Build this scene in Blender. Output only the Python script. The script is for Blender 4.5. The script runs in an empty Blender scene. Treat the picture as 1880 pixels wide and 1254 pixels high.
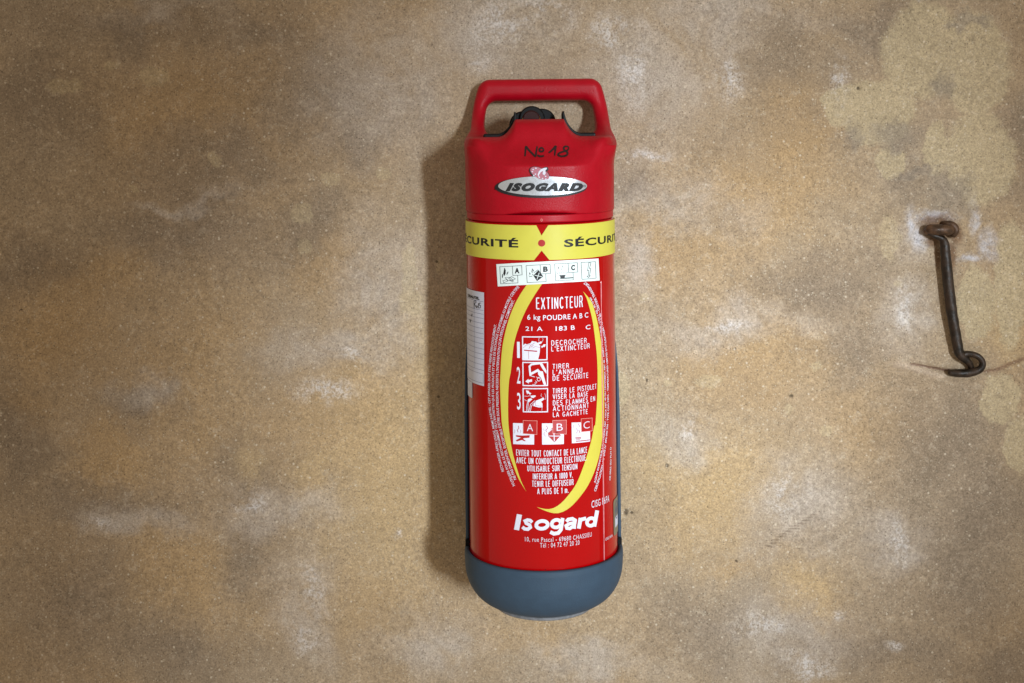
import bpy, bmesh, math, random
import numpy as np
from mathutils import Vector, Matrix, noise
from mathutils.bvhtree import BVHTree
random.seed(4); rng = np.random.default_rng(4)
S = bpy.context.scene
# ------------------------------------------------------------------ camera
F = 2605.0                 # focal length in photo pixels (1880 wide)
CAM = Vector((0.0, -1.64, 1.5)); HY = 186.0; CX = 940.0
cam_d = bpy.data.cameras.new("camera"); cam = bpy.data.objects.new("camera", cam_d)
S.collection.objects.link(cam); S.camera = cam
cam.location = CAM; cam.rotation_euler = (math.radians(90), 0, 0)
cam_d.sensor_width = 36; cam_d.lens = F/1880*36
cam_d.shift_y = -(627-HY)/1880; cam_d.clip_start = 0.05; cam_d.clip_end = 60
# ------------------------------------------------------------------ light
W = bpy.data.worlds.new("World"); S.world = W; W.use_nodes = True
bg = W.node_tree.nodes["Background"]; bg.inputs[0].default_value = (1.0, 0.86, 0.68, 1); bg.inputs[1].default_value = 0.45
S.view_settings.view_transform = 'Standard'; S.view_settings.look = 'None'
S.view_settings.exposure = 0; S.view_settings.gamma = 1
def aim(o, p): o.rotation_euler = (Vector(p)-o.location).to_track_quat('-Z', 'Y').to_euler()
def spot(name, loc, tgt, watts, cone, blend, size, col):
    d = bpy.data.lights.new(name, 'SPOT'); d.energy = watts; d.spot_size = math.radians(cone); d.spot_blend = blend
    d.shadow_soft_size = size; d.color = col
    o = bpy.data.objects.new(name, d); S.collection.objects.link(o); o.location = loc; aim(o, tgt); return o
# unseen spots, stacked to stand in for one tall cool source, far to the right of the camera, each aimed to shape the wall's bright area
for zl, ax_, ay_, pw_ in ((1.50, 920, 1060, 1.25), (1.78, 1420, 900, .95), (2.06, 1110, 700, .95), (2.34, 1440, 340, .85), (2.62, 1200, 260, .85)):
    spot("key_spot", Vector((2.28, -5.6, zl)), ((ax_-CX)/F*1.64, 0, CAM.z-(ay_-HY)/F*1.64), 452*pw_, 9.1, 0.55, 0.17, (0.87, 0.985, 1.08))
# ------------------------------------------------------------------ helpers
def px_plane(px, py, yw=0.0):
    t = yw-CAM.y
    return Vector((CAM.x+(px-CX)/F*t, yw, CAM.z-(py-HY)/F*t))
def N(nt, t, **kw):
    n = nt.nodes.new(t)
    for k, v in kw.items():
        if k in n.inputs.keys(): n.inputs[k].default_value = v
        else: setattr(n, k, v)
    return n
def newmat(name):
    m = bpy.data.materials.new(name); m.use_nodes = True
    return m, m.node_tree, m.node_tree.nodes["Principled BSDF"]
def coords(nt):
    return nt.nodes.new('ShaderNodeTexCoord').outputs['Object']
def bump(nt, b, src, strength, dist, prev=None):
    n = nt.nodes.new('ShaderNodeBump'); n.inputs['Strength'].default_value = strength; n.inputs['Distance'].default_value = dist
    nt.links.new(src, n.inputs['Height'])
    if prev is not None: nt.links.new(prev, n.inputs['Normal'])
    nt.links.new(n.outputs[0], b.inputs['Normal']); return n.outputs[0]
def noise_n(nt, co, scale, detail=3, rough=.5, dist=0.0):
    n = nt.nodes.new('ShaderNodeTexNoise'); n.inputs['Scale'].default_value = scale; n.inputs['Detail'].default_value = detail
    n.inputs['Roughness'].default_value = rough; n.inputs['Distortion'].default_value = dist
    nt.links.new(co, n.inputs['Vector']); return n
def mrange(nt, src, a, b, c=0., d=1., smooth=True):
    n = nt.nodes.new('ShaderNodeMapRange'); n.interpolation_type = 'SMOOTHSTEP' if smooth else 'LINEAR'
    nt.links.new(src, n.inputs[0])
    for i, v in enumerate((a, b, c, d)): n.inputs[i+1].default_value = v
    return n.outputs[0]
def mathn(nt, op, a, b=None, c=None):
    n = nt.nodes.new('ShaderNodeMath'); n.operation = op
    for i, v in enumerate((a, b, c)):
        if v is None: continue
        if isinstance(v, (int, float)): n.inputs[i].default_value = v
        else: nt.links.new(v, n.inputs[i])
    return n.outputs[0]
def mix(nt, fac, a, b, mode='MIX'):
    n = nt.nodes.new('ShaderNodeMix'); n.data_type = 'RGBA'; n.blend_type = mode
    for s, v in ((n.inputs[0], fac), (n.inputs[6], a), (n.inputs[7], b)):
        if isinstance(v, (int, float)): s.default_value = v
        elif isinstance(v, tuple): s.default_value = (*v, 1)
        else: nt.links.new(v, s)
    return n.outputs[2]

def simple(name, col, rough=.5, spec=.5, coat=0., coatr=.05, metal=0., var=.08, vs=40., gs=0., gb=0., gd=.0003):
    m, nt, b = newmat(name); co = coords(nt)
    n = noise_n(nt, co, vs, 4, .6)
    f = mrange(nt, n.outputs[0], .3, .7)
    c = mix(nt, f, tuple(x*(1-var) for x in col), tuple(min(1, x*(1+var)) for x in col))
    nt.links.new(c, b.inputs['Base Color'])
    nt.links.new(mrange(nt, n.outputs[0], .3, .7, rough*.9, min(1, rough*1.1)), b.inputs['Roughness'])
    b.inputs['Specular IOR Level'].default_value = spec; b.inputs['Metallic'].default_value = metal
    b.inputs['Coat Weight'].default_value = coat; b.inputs['Coat Roughness'].default_value = coatr
    if gs: bump(nt, b, noise_n(nt, co, gs, 2, .6).outputs[0], gb, gd)
    return m
M = {}
M['tank'] = simple('glossy_red_paint', (.40, .0004, .0015), .24, .03, .60, .07, var=.03, vs=12, gs=260, gb=.05, gd=.0002)
M['cap'] = simple('grained_red_plastic', (.385, .0010, .010), .43, .22, var=.05, vs=60, gs=650, gb=.55, gd=.0005)
M['collar'] = simple('smooth_red_plastic', (.40, .0015, .011), .40, .22, var=.05, vs=60, gs=900, gb=.2, gd=.0003)
M['grey'] = simple('blue_grey_rubber', (.038, .067, .104), .62, .30, var=.05, vs=90, gs=700, gb=.45, gd=.0004)
M['black'] = simple('black_plastic', (.0025, .0025, .003), .45, .18, var=.2, gs=500, gb=.2)
M['yellow'] = simple('yellow_vinyl', (.62, .57, .075), .48, .35, var=.03, vs=30)
M['yellow_ink'] = simple('yellow_ink', (.63, .55, .065), .30, .5, .6, .08, var=.02)
M['white_ink'] = simple('white_ink', (.70, .70, .80), .35, .5, .5, .08, var=.03)
M['pink_ink'] = simple('pale_red_ink', (.75, .30, .26), .35, .5, var=.03)
M['red_ink'] = simple('red_ink', (.40, .0012, .003), .35, .5, .5, .08, var=.03)
M['black_ink'] = simple('black_ink', (.010, .010, .012), .5, .4, var=.1)
M['paper'] = simple('white_sticker_film', (.74, .82, .80), .42, .4, var=.02, vs=25)
M['paper2'] = simple('lavender_white_sticker', (.60, .62, .74), .45, .4, var=.04, vs=50)
M['blue_ink'] = simple('blue_grey_ink', (.12, .14, .24), .5, .4, var=.1)
M['silver'] = simple('brushed_silver', (.62, .66, .72), .28, .5, metal=.75, var=.02, vs=200)
M['pinkleaf'] = simple('dusty_pink_print', (.46, .15, .20), .4, .5, var=.1)
M['olive'] = simple('grey_olive_foil', (.22, .20, .14), .38, .5, metal=.3, var=.1)
M['film'] = simple('clear_film_edge', (.66, .20, .22), .22, .8, 1., .05, var=.1, vs=300)
M['marker'] = simple('black_marker_ink', (.02, .004, .006), .45, .5, var=.4, vs=300)
M['disc'] = simple('dark_red_disc', (.03, .004, .003), .4, .2, var=.2)
M['brass'] = simple('brass', (.45, .25, .09), .35, .5, metal=.9, var=.1)

def iron(name, a, b_, hi):
    m, nt, b = newmat(name); co = coords(nt)
    n1 = noise_n(nt, co, 110, 6, .65, .4); n2 = noise_n(nt, co, 620, 4, .6)
    c = mix(nt, mrange(nt, n1.outputs[0], .35, .68), a, b_)
    c = mix(nt, mrange(nt, n2.outputs[0], .66, .76), c, hi)
    nt.links.new(c, b.inputs['Base Color'])
    nt.links.new(mrange(nt, n1.outputs[0], .3, .7, .34, .62), b.inputs['Roughness'])
    b.inputs['Metallic'].default_value = .25
    p = bump(nt, b, n1.outputs[0], .5, .0012); bump(nt, b, n2.outputs[0], .5, .0005, p)
    return m
M['iron'] = iron('pitted_dark_iron', (.011, .007, .004), (.042, .021, .010), (.16, .12, .085))
M['rust'] = iron('rusty_iron', (.040, .020, .010), (.115, .055, .025), (.20, .12, .07))

def link(name, me, mat, parent=None, smooth=True):
    o = bpy.data.objects.new(name, me); S.collection.objects.link(o)
    if mat is not None: me.materials.append(mat)
    if parent is not None: o.parent = parent
    if smooth: me.polygons.foreach_set('use_smooth', [True]*len(me.polygons))
    return o
def tag(o, label=None, cat=None, kind=None, group=None):
    if label: o['label'] = label
    if cat: o['category'] = cat
    if kind: o['kind'] = kind
    if group: o['group'] = group
    return o
def mesh(name, v, f):
    me = bpy.data.meshes.new(name); me.from_pydata([tuple(p) for p in v], [], f); me.update(); return me
def lathe(name, prof, mat, parent, n=128, a0=0., a1=360., thick=None):
    pp = [prof[0]]
    for p, q in zip(prof, prof[1:]):
        L = math.hypot(q[0]-p[0], q[1]-p[1])
        if L > .004: e = .0008/L; pp += [(p[0]+(q[0]-p[0])*e, p[1]+(q[1]-p[1])*e), (q[0]-(q[0]-p[0])*e, q[1]-(q[1]-p[1])*e)]
        pp.append(q)
    prof = pp
    """prof: (r,z); angle measured from the front (-Y) towards +X"""
    closed = abs(a1-a0) >= 360; m = n if closed else n+1
    v = []; f = []
    for i in range(m):
        a = math.radians(a0+(a1-a0)*i/n)
        for r, z in prof: v.append((r*math.sin(a), -r*math.cos(a), z))
    k = len(prof)
    for i in range(n):
        j = (i+1) % m
        for q in range(k-1): f.append((i*k+q, j*k+q, j*k+q+1, i*k+q+1))
    me = mesh(name, v, f)
    bm = bmesh.new(); bm.from_mesh(me); bmesh.ops.remove_doubles(bm, verts=bm.verts, dist=1e-6); bmesh.ops.recalc_face_normals(bm, faces=bm.faces); bm.to_mesh(me); bm.free()
    return link(name, me, mat, parent)
def tube(name, pts, radii, mat, parent, seg=16, sub=6, rough=0.0, flat=1.0):
    P = [Vector(p) for p in pts]; Q = []; R = []
    n = len(P)
    for i in range(n-1):
        p0, p1, p2, p3 = P[max(i-1, 0)], P[i], P[i+1], P[min(i+2, n-1)]
        for k in range(sub):
            t = k/sub
            Q.append(.5*((2*p1)+(-p0+p2)*t+(2*p0-5*p1+4*p2-p3)*t*t+(-p0+3*p1-3*p2+p3)*t**3))
            R.append(radii[i]*(1-t)+radii[i+1]*t)
    Q.append(P[-1]); R.append(radii[-1])
    # rounded ends
    d0 = (Q[0]-Q[1]).normalized(); d1 = (Q[-1]-Q[-2]).normalized(); r0, r1 = R[0], R[-1]
    Q = [Q[0]+d0*r0*.7, Q[0]+d0*r0*.45]+Q+[Q[-1]+d1*r1*.45, Q[-1]+d1*r1*.7]; R = [r0*.3, r0*.8]+R+[r1*.8, r1*.3]
    v = []; f = []; up = Vector((0, 1, 0))
    for i, q in enumerate(Q):
        d = (Q[min(i+1, len(Q)-1)]-Q[max(i-1, 0)]).normalized()
        side = d.cross(up)
        if side.length < .05: side = d.cross(Vector((0, 0, 1)))
        side.normalize(); u2 = side.cross(d).normalized(); up = u2
        for s in range(seg):
            a = 2*math.pi*s/seg; r = R[i]
            if rough: r *= 1+rough*noise.noise(Vector((q.x*140+math.cos(a)*1.3, q.z*140, math.sin(a)*1.3)))
            v.append(q+side*math.cos(a)*r+u2*math.sin(a)*r*flat)
    k = len(Q)
    for i in range(k-1):
        for s in range(seg):
            t = (s+1) % seg; f.append((i*seg+s, i*seg+t, (i+1)*seg+t, (i+1)*seg+s))
    f.append(tuple(range(seg-1, -1, -1))); f.append(tuple((k-1)*seg+s for s in range(seg)))
    return link(name, mesh(name, v, f), mat, parent)

# ------------------------------------------------------------------ extinguisher frame
AX = 0.0350; AY = -0.1050; Z0 = 0.955
ext = bpy.data.objects.new('fire_extinguisher', None); S.collection.objects.link(ext)
ext.location = (AX, AY, Z0); ext.rotation_euler = (0, math.radians(-0.64), 0); ext.empty_display_size = .05
tag(ext, 'red fire extinguisher with grey rubber foot and yellow safety band on the plaster wall', 'fire extinguisher')
ROOT = Matrix.LocRotScale(ext.location, ext.rotation_euler, None); RI = ROOT.inverted()
RT = .0797
def ray(px, py):
    d = Vector(((px-CX)/F, 1, -(py-HY)/F)); return RI @ CAM, (RI.to_3x3() @ d)
def uz(px, py, r=RT):
    """where a photo point lies on the cylinder: arc length from the front, height"""
    o, d = ray(px, py)
    a = d.x**2+d.y**2; b = 2*(o.x*d.x+o.y*d.y); c = o.x**2+o.y**2-r*r
    D = b*b-4*a*c
    t = (-b-math.sqrt(max(D, 0)))/(2*a); p = o+d*t
    return r*math.atan2(p.x, -p.y), p.z
def wrap(u, z, r, base=RT):
    a = u/base; return Vector((r*math.sin(a), -r*math.cos(a), z))
def flat_to_cyl(name, verts2, faces, mat, parent, off, step=.004, base=RT):
    bm = bmesh.new(); vs = [bm.verts.new((u, 0, z)) for u, z in verts2]
    for f in faces:
        try: bm.faces.new([vs[i] for i in f])
        except ValueError: pass
    us = [u for u, z in verts2]; k = math.ceil(min(us)/step)
    while k*step < max(us):
        bmesh.ops.bisect_plane(bm, geom=bm.verts[:]+bm.edges[:]+bm.faces[:], plane_co=(k*step, 0, 0), plane_no=(1, 0, 0)); k += 1
    for v in bm.verts: v.co = wrap(v.co.x, v.co.z, base+off, base)
    bm.normal_update()
    for f in bm.faces:
        c = f.calc_center_median()
        if f.normal.x*c.x+f.normal.y*c.y < 0: f.normal_flip()
    me = bpy.data.meshes.new(name); bm.to_mesh(me); bm.free()
    return link(name, me, mat, parent)
def ngon(pts):
    from mathutils.geometry import tessellate_polygon
    return [tuple(t) for t in tessellate_polygon([[Vector((u, z, 0)) for u, z in pts]])]
class Decal:
    """flat shapes in photo pixels, laid onto the cylinder at their real arc and height"""
    def __init__(s, base=RT): s.v = []; s.f = []; s.base = base
    def poly(s, pts, uvs=False):
        q = pts if uvs else [uz(x, y, s.base) for x, y in pts]; k = len(s.v)
        s.f += [tuple(k+i for i in t) for t in ngon(q)]; s.v += q; return s
    def line(s, pts, w, closed=False):
        P = [Vector(p) for p in pts]
        if closed: P.append(P[0])
        for a, b in zip(P, P[1:]):
            d = (b-a)
            if d.length < 1e-6: continue
            d.normalize(); n = Vector((-d.y, d.x))*w/2; e = d*w*.35
            s.poly([tuple(a-e+n), tuple(b+e+n), tuple(b+e-n), tuple(a-e-n)])
        return s
    def build(s, name, mat, parent, off): return flat_to_cyl(name, s.v, s.f, mat, parent, off, base=s.base)
def text_mesh(body, bold=0., shear=0., space=1.):
    c = bpy.data.curves.new('t', 'FONT'); c.body = body; c.offset = bold; c.shear = shear; c.resolution_u = 3; c.space_character = space
    o = bpy.data.objects.new('t', c); S.collection.objects.link(o)
    bpy.context.view_layer.update()
    me = bpy.data.meshes.new_from_object(o.evaluated_get(bpy.context.evaluated_depsgraph_get()))
    v = np.array([p.co[:2] for p in me.vertices]); f = [tuple(p.vertices) for p in me.polygons]
    bpy.data.objects.remove(o); bpy.data.curves.remove(c); bpy.data.meshes.remove(me)
    return v, f
def text(body, x0, x1, yt, yb, mat, parent, off, bold=0., shear=0., space=1., base=RT, name='lettering', slope=0.):
    """ink box in photo pixels; yt,yb read at the middle of the line"""
    v, f = text_mesh(body, bold, shear, space); xm = (x0+x1)/2
    lo = v.min(0); hi = v.max(0); w = (v-lo)/(hi-lo)
    ym = (yt+yb)/2
    u0 = uz(x0, ym, base)[0]; u1 = uz(x1, ym, base)[0]; zb = uz(xm, yb, base)[1]; zt = uz(xm, yt, base)[1]
    q = [(u0+(u1-u0)*a, zb+(zt-zb)*b+slope*(a-.5)*(u1-u0)) for a, b in w]
    return flat_to_cyl(name, q, f, mat, parent, off, base=base)
def split_sharp(P):
    out = [[P[0]]]
    for i in range(1, len(P)-1):
        out[-1].append(P[i])
        if (P[i]-P[i-1]).normalized().dot((P[i+1]-P[i]).normalized()) < .35: out.append([P[i]])
    out[-1].append(P[-1]); return out
def strip(d, pts, w):
    """mitred ribbon along photo-pixel points"""
    P = [Vector(p) for p in pts]; n = len(P); closed = (P[0]-P[-1]).length < 1e-6; A = []; B = []
    for i in range(n):
        a = P[i-1] if i else (P[-2] if closed else P[0]*2-P[1]); b = P[i+1] if i < n-1 else (P[1] if closed else P[-1]*2-P[-2])
        t1 = (P[i]-a).normalized(); t2 = (b-P[i]).normalized(); t = t1+t2
        t = t.normalized() if t.length > .3 else t1
        nn = Vector((-t.y, t.x)); k = min(1.6, 1/max(.3, nn.dot(Vector((-t1.y, t1.x)))))
        A.append(P[i]+nn*w/2*k); B.append(P[i]-nn*w/2*k)
    base = len(d.v)
    for a, b in zip(A, B): d.v += [uz(a.x, a.y, d.base), uz(b.x, b.y, d.base)]
    for i in range(n-1): d.f.append((base+2*i, base+2*i+1, base+2*i+3, base+2*i+2))
def arc(cx, cy, rx, ry, a0, a1, n=9): return [(cx+rx*math.cos(math.radians(a0+(a1-a0)*i/n)), cy+ry*math.sin(math.radians(a0+(a1-a0)*i/n))) for i in range(n+1)]
GL = {   # width, strokes; y up, cap height 1
 'A': (.72, [[(.03, 0), (.36, 1), (.69, 0)], [(.14, .32), (.58, .32)]]), 'B': (.62, [[(.06, .03), (.06, .97), (.34, .97)]+arc(.34, .74, .22, .23, 90, -90)+[(.06, .51)], [(.34, .51)]+arc(.34, .27, .25, .24, 90, -90)+[(.06, .03)]]),
 'C': (.64, [arc(.34, .5, .30, .47, 42, 318, 16)]), 'D': (.66, [[(.06, .03), (.06, .97), (.28, .97)]+arc(.28, .5, .32, .47, 90, -90, 12)+[(.06, .03)]]),
 'E': (.56, [[(.55, .97), (.06, .97), (.06, .03), (.56, .03)], [(.06, .52), (.50, .52)]]), 'F': (.54, [[(.54, .97), (.06, .97), (.06, 0)], [(.06, .50), (.46, .50)]]),
 'G': (.68, [arc(.34, .5, .30, .47, 45, 350, 16)+[(.40, .46)]]), 'H': (.64, [[(.06, 0), (.06, 1)], [(.58, 0), (.58, 1)], [(.06, .52), (.58, .52)]]),
 'I': (.14, [[(.07, 0), (.07, 1)]]), 'L': (.50, [[(.06, 1), (.06, .03), (.50, .03)]]), 'M': (.78, [[(.06, 0), (.06, .98), (.39, .1), (.72, .98), (.72, 0)]]), 'N': (.66, [[(.06, 0), (.06, .98), (.60, .02), (.60, 1)]]),
 'O': (.72, [arc(.36, .5, .31, .47, 0, 360, 20)]), 'P': (.60, [[(.06, 0), (.06, .97), (.34, .97)]+arc(.34, .71, .23, .26, 90, -90)+[(.06, .45)]]), 'Q': (.72, [arc(.36, .5, .31, .47, 0, 360, 20), [(.44, .22), (.66, -.04)]]),
 'R': (.64, [[(.06, 0), (.06, .97), (.36, .97)]+arc(.36, .73, .22, .24, 90, -90)+[(.06, .49)], [(.36, .49), (.52, .34), (.60, 0)]]), 'S': (.60, [arc(.30, .74, .23, .23, 25, 250, 10)+arc(.30, .27, .25, .24, 70, -160, 10)]),
 'T': (.58, [[(.0, .97), (.58, .97)], [(.29, 0), (.29, .97)]]), 'U': (.66, [[(.06, 1), (.06, .32)]+arc(.33, .30, .27, .27, 180, 360, 10)+[(.60, 1)]]), 'V': (.64, [[(.02, 1), (.32, .02), (.62, 1)]]), 'X': (.62, [[(.02, 0), (.60, 1)], [(.02, 1), (.60, 0)]]),
 '1': (.40, [[(.05, .74), (.26, .97), (.26, 0)]]), '0': (.56, [arc(.28, .5, .23, .47, 0, 360, 18)]), '.': (.16, [[(.08, 0), (.08, .14)]]), 'm': (.80, [[(.05, 0), (.05, .72)], [(.05, .55)]+arc(.22, .52, .17, .18, 150, 0, 6)+[(.39, 0)], [(.39, .55)]+arc(.56, .52, .17, .18, 150, 0, 6)+[(.73, 0)]]), ' ': (.34, []), "'": (.14, [[(.07, 1), (.07, .72)]]), 'È': (.56, []),
}
def narrow(body, x0, x1, yt, yb, w, mat, parent, off, name="lettering", sp=.33):
    """condensed sans capitals; baseline follows the circle round the tank"""
    tot = sum(GL[c][0]+sp for c in body)-sp; sx = (x1-x0-w)/tot; xm = (x0+x1)/2; d = Decal()
    zb, zt = uz(xm, yb)[1], uz(xm, yt)[1]; u0, u1 = uz(x0+w/2, (yt+yb)/2)[0], uz(x1-w/2, (yt+yb)/2)[0]; k = (u1-u0)/tot; hh = zt-zb; wm = w*.000559
    X = 0
    for c in body:
        for st in GL[c][1]:
            pts = [Vector((u0+(X+a)*k, zb+b*hh)) for a, b in st]; [strip_uv(d, q, wm) for q in (split_sharp(pts) if len(pts) > 2 else [pts])]
        X += GL[c][0]+sp
    return d.build(name, mat, parent, off)
def strip_uv(d, P, w):
    n = len(P); closed = n > 2 and (P[0]-P[-1]).length < 1e-6; base = len(d.v)
    for i in range(n):
        a = P[i-1] if i else (P[-2] if closed else P[0]*2-P[1]); b = P[i+1] if i < n-1 else (P[1] if closed else P[-1]*2-P[-2])
        t1 = (P[i]-a).normalized(); t2 = (b-P[i]).normalized(); t = t1+t2
        t = t.normalized() if t.length > .3 else t1
        nn = Vector((-t.y, t.x)); kk = min(1.5, 1/max(.3, nn.dot(Vector((-t1.y, t1.x)))))
        q, e = P[i]+nn*w/2*kk, P[i]-nn*w/2*kk; d.v += [tuple(q), tuple(e)]
    for i in range(n-1): d.f.append((base+2*i, base+2*i+1, base+2*i+3, base+2*i+2))
def text_path(body, path, h, mat, parent, off, bold=0., name='curved_lettering'):
    """text run along a polyline of photo pixels"""
    P = [Vector(uz(x, y)) for x, y in path]
    Q = []
    for i in range(len(P)-1):
        p0, p1, p2, p3 = P[max(i-1, 0)], P[i], P[i+1], P[min(i+2, len(P)-1)]
        for k in range(8):
            t = k/8; Q.append(.5*((2*p1)+(-p0+p2)*t+(2*p0-5*p1+4*p2-p3)*t*t+(-p0+3*p1-3*p2+p3)*t**3))
    Q.append(P[-1]); Q = np.array([tuple(q) for q in Q]); L = np.concatenate([[0], np.cumsum(np.linalg.norm(np.diff(Q, axis=0), axis=1))])
    v, f = text_mesh(body, bold); lo = v.min(0); hi = v.max(0); w = (v-lo)/(hi-lo)
    s = w[:, 0]*L[-1]; bx = np.interp(s, L, Q[:, 0]); by = np.interp(s, L, Q[:, 1])
    e = L[-1]*.01; tx = np.interp(s+e, L, Q[:, 0])-np.interp(s-e, L, Q[:, 0]); ty = np.interp(s+e, L, Q[:, 1])-np.interp(s-e, L, Q[:, 1])
    l = np.hypot(tx, ty); nx, ny = -ty/l, tx/l
    q = [(float(a), float(b)) for a, b in zip(bx+nx*(w[:, 1]-.5)*h, by+ny*(w[:, 1]-.5)*h)]
    return flat_to_cyl(name, q, f, mat, parent, off)
def band_strip(name, A, B, mat, parent, off, n=60, m=4):
    """surface between two pixel polylines"""
    def res(P):
        P = np.array([uz(*p) for p in P]); Q = []
        for i in range(len(P)-1):
            p0, p1, p2, p3 = P[max(i-1, 0)], P[i], P[i+1], P[min(i+2, len(P)-1)]
            for k in range(8):
                t = k/8; Q.append(.5*((2*p1)+(-p0+p2)*t+(2*p0-5*p1+4*p2-p3)*t*t+(-p0+3*p1-3*p2+p3)*t**3))
        Q.append(P[-1]); Q = np.array(Q); L = np.concatenate([[0], np.cumsum(np.linalg.norm(np.diff(Q, axis=0), axis=1))]); L /= L[-1]
        t = np.linspace(0, 1, n+1); return np.stack([np.interp(t, L, Q[:, 0]), np.interp(t, L, Q[:, 1])], 1)
    a, b = res(A), res(B); v = []; f = []
    for i in range(n+1):
        for j in range(m+1): v.append(tuple(a[i]*(1-j/m)+b[i]*j/m))
    for i in range(n):
        for j in range(m): k = i*(m+1)+j; f.append((k, k+1, k+m+2, k+m+1))
    return flat_to_cyl(name, v, f, mat, parent, off)
def zc(py, r=RT, px=996):   # local height of what the photo shows at the front of radius r
    return uz(px, py, r)[1]
def zs(py, d=1.535):        # local height of what the photo shows at distance d
    return CAM.z-(py-HY)*d/F-Z0

# ------------------------------------------------------------------ SDF modelling
def surface_net(fn, lo, hi, h):
    ax = [np.arange(lo[i], hi[i]+h, h) for i in range(3)]
    X, Y, Z = np.meshgrid(*ax, indexing='ij'); D = fn(X, Y, Z).astype(np.float32); D[D == 0] = 1e-7
    s = D < 0; nx, ny, nz = D.shape
    cs = np.zeros((nx-1, ny-1, nz-1), int)
    for dx in (0, 1):
        for dy in (0, 1):
            for dz in (0, 1): cs += s[dx:nx-1+dx, dy:ny-1+dy, dz:nz-1+dz]
    act = (cs > 0) & (cs < 8); idx = -np.ones(cs.shape, int); I = np.argwhere(act); idx[act] = np.arange(len(I))
    acc = np.zeros((len(I), 3)); cnt = np.zeros(len(I))
    C = [(dx, dy, dz) for dx in (0, 1) for dy in (0, 1) for dz in (0, 1)]
    for a in C:
        for b in C:
            if b <= a or sum(abs(p-q) for p, q in zip(a, b)) != 1: continue
            da = D[I[:, 0]+a[0], I[:, 1]+a[1], I[:, 2]+a[2]]; db = D[I[:, 0]+b[0], I[:, 1]+b[1], I[:, 2]+b[2]]
            m = (da < 0) != (db < 0); t = np.where(m, da/np.where(m, da-db, 1), 0)
            p = np.array(a)+t[:, None]*(np.array(b)-np.array(a)); acc += p*m[:, None]; cnt += m
    V = np.array(lo)+(I+acc/cnt[:, None])*h
    Fc = []
    for d in range(3):
        e, g = (d+1) % 3, (d+2) % 3
        sl = [slice(1, -1)]*3; sl[d] = slice(0, -1); s2 = list(sl); s2[d] = slice(1, None)
        A = s[tuple(sl)]; B = s[tuple(s2)]; J = np.argwhere(A != B); off = np.array([1, 1, 1]); off[d] = 0; J = J+off
        flip = ~s[J[:, 0], J[:, 1], J[:, 2]]
        def c(a, b):
            K = J.copy(); K[:, e] -= a; K[:, g] -= b; return idx[K[:, 0], K[:, 1], K[:, 2]]
        q = np.stack([c(0, 0), c(1, 0), c(1, 1), c(0, 1)], 1); q[flip] = q[flip][:, ::-1]; Fc.append(q)
    Fc = np.concatenate(Fc); Fc = Fc[(Fc >= 0).all(1)]
    return V, Fc
def smin(a, b, k): h = np.clip(.5+.5*(b-a)/k, 0, 1); return b*(1-h)+a*h-k*h*(1-h)
def smax(a, b, k): return -smin(-a, -b, k)
def rbox2(x, z, cx, cz, hx, hz, r):
    qx = np.abs(x-cx)-hx+r; qz = np.abs(z-cz)-hz+r
    return np.hypot(np.maximum(qx, 0), np.maximum(qz, 0))+np.minimum(np.maximum(qx, qz), 0)-r

ZSEAM = zs(385); ZSH = zs(251, 1.50); ZTG = zs(218.5, 1.505)
def topline(x):
    ax_ = np.abs(x)
    t = np.clip((.0440-ax_)/.0180, 0, 1); return ZSH+(ZTG-ZSH)*(.85*t**2.4+.15*t)
DH = 1.615; kx = DH/F
HT = zs(145, DH); HB = zs(262, DH); hx_c = lambda px: (px-CX)*kx-AX+.0052
def cap_sdf(X, Y, Z):
    n = 2.9; r = (np.abs(X)**n+np.abs(Y+.0)**n)**(1/n)
    circ = np.hypot(X, Y)
    bl = np.clip((Z-ZSEAM)/.035, 0, 1)*.70
    cyl = (circ*(1-bl)+np.maximum(circ*.94, r)*bl)-.0801
    top = (Z-topline(X))*.8
    b = smax(cyl, top, .006)
    b = np.maximum(b, ZSEAM-Z)
    # scooped face between the side shoulders
    zz = np.maximum(Z-(ZSEAM+.0505), 0)
    fy = -.081+np.minimum(.052, .046*(1-np.exp(-zz/.020)))
    side = np.maximum(np.abs(X)-.052, 0)
    scoop = (fy-.75*side)-Y
    b = smax(b, scoop*.75, .015)
    # rear of the tongue is open above the shoulders
    tongue_back = np.maximum(ZSH+.001-Z, -.020-Y)
    b = smax(b, -tongue_back*.9, .0015)
    # handle loop
    zt = np.clip((HT-Z)/(HT-HB), 0, 1.0)
    xl = hx_c(884)*(1-zt)+hx_c(867)*zt-.0042*np.sin(np.clip(zt, 0, 1)*math.pi); xr = hx_c(1102)*(1-zt)+hx_c(1118)*zt+.0042*np.sin(np.clip(zt, 0, 1)*math.pi)
    cx = (xl+xr)/2; hw = (xr-xl)/2
    cz = (HT+HB-.055)/2; hz = (HT-HB+.055)/2
    outer = rbox2(X, Z, cx, cz, hw, hz, .010)
    hl, hr, ht_, hb_ = hx_c(890.5), hx_c(1093), zs(185, DH), zs(275, DH)
    tw = np.clip((ht_-Z)/.03, 0, 1); inw = .005*(1-tw)**2
    hole = rbox2(X, Z, (hl+hr)/2, (ht_+hb_)/2, (hr-hl)/2-inw, (ht_-hb_)/2, .009)
    d2 = smax(outer, -hole, .002)
    yc = .0855-.066*np.clip(zt, 0, 1)**4.5; th = .0110+.052*np.clip(zt, 0, 1)**4.5
    rr = .0104
    e2 = d2+rr; ey = np.abs(Y-yc)-th+rr
    hd = np.hypot(np.maximum(e2, 0), np.maximum(ey, 0))+np.minimum(np.maximum(e2, ey), 0)-rr
    hd = smax(hd, (HB-.012)-Z, .020)
    out = smin(b, hd, .011)
    # diagonal ridges from the handle feet down the shoulders
    return out
h = .0012
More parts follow.
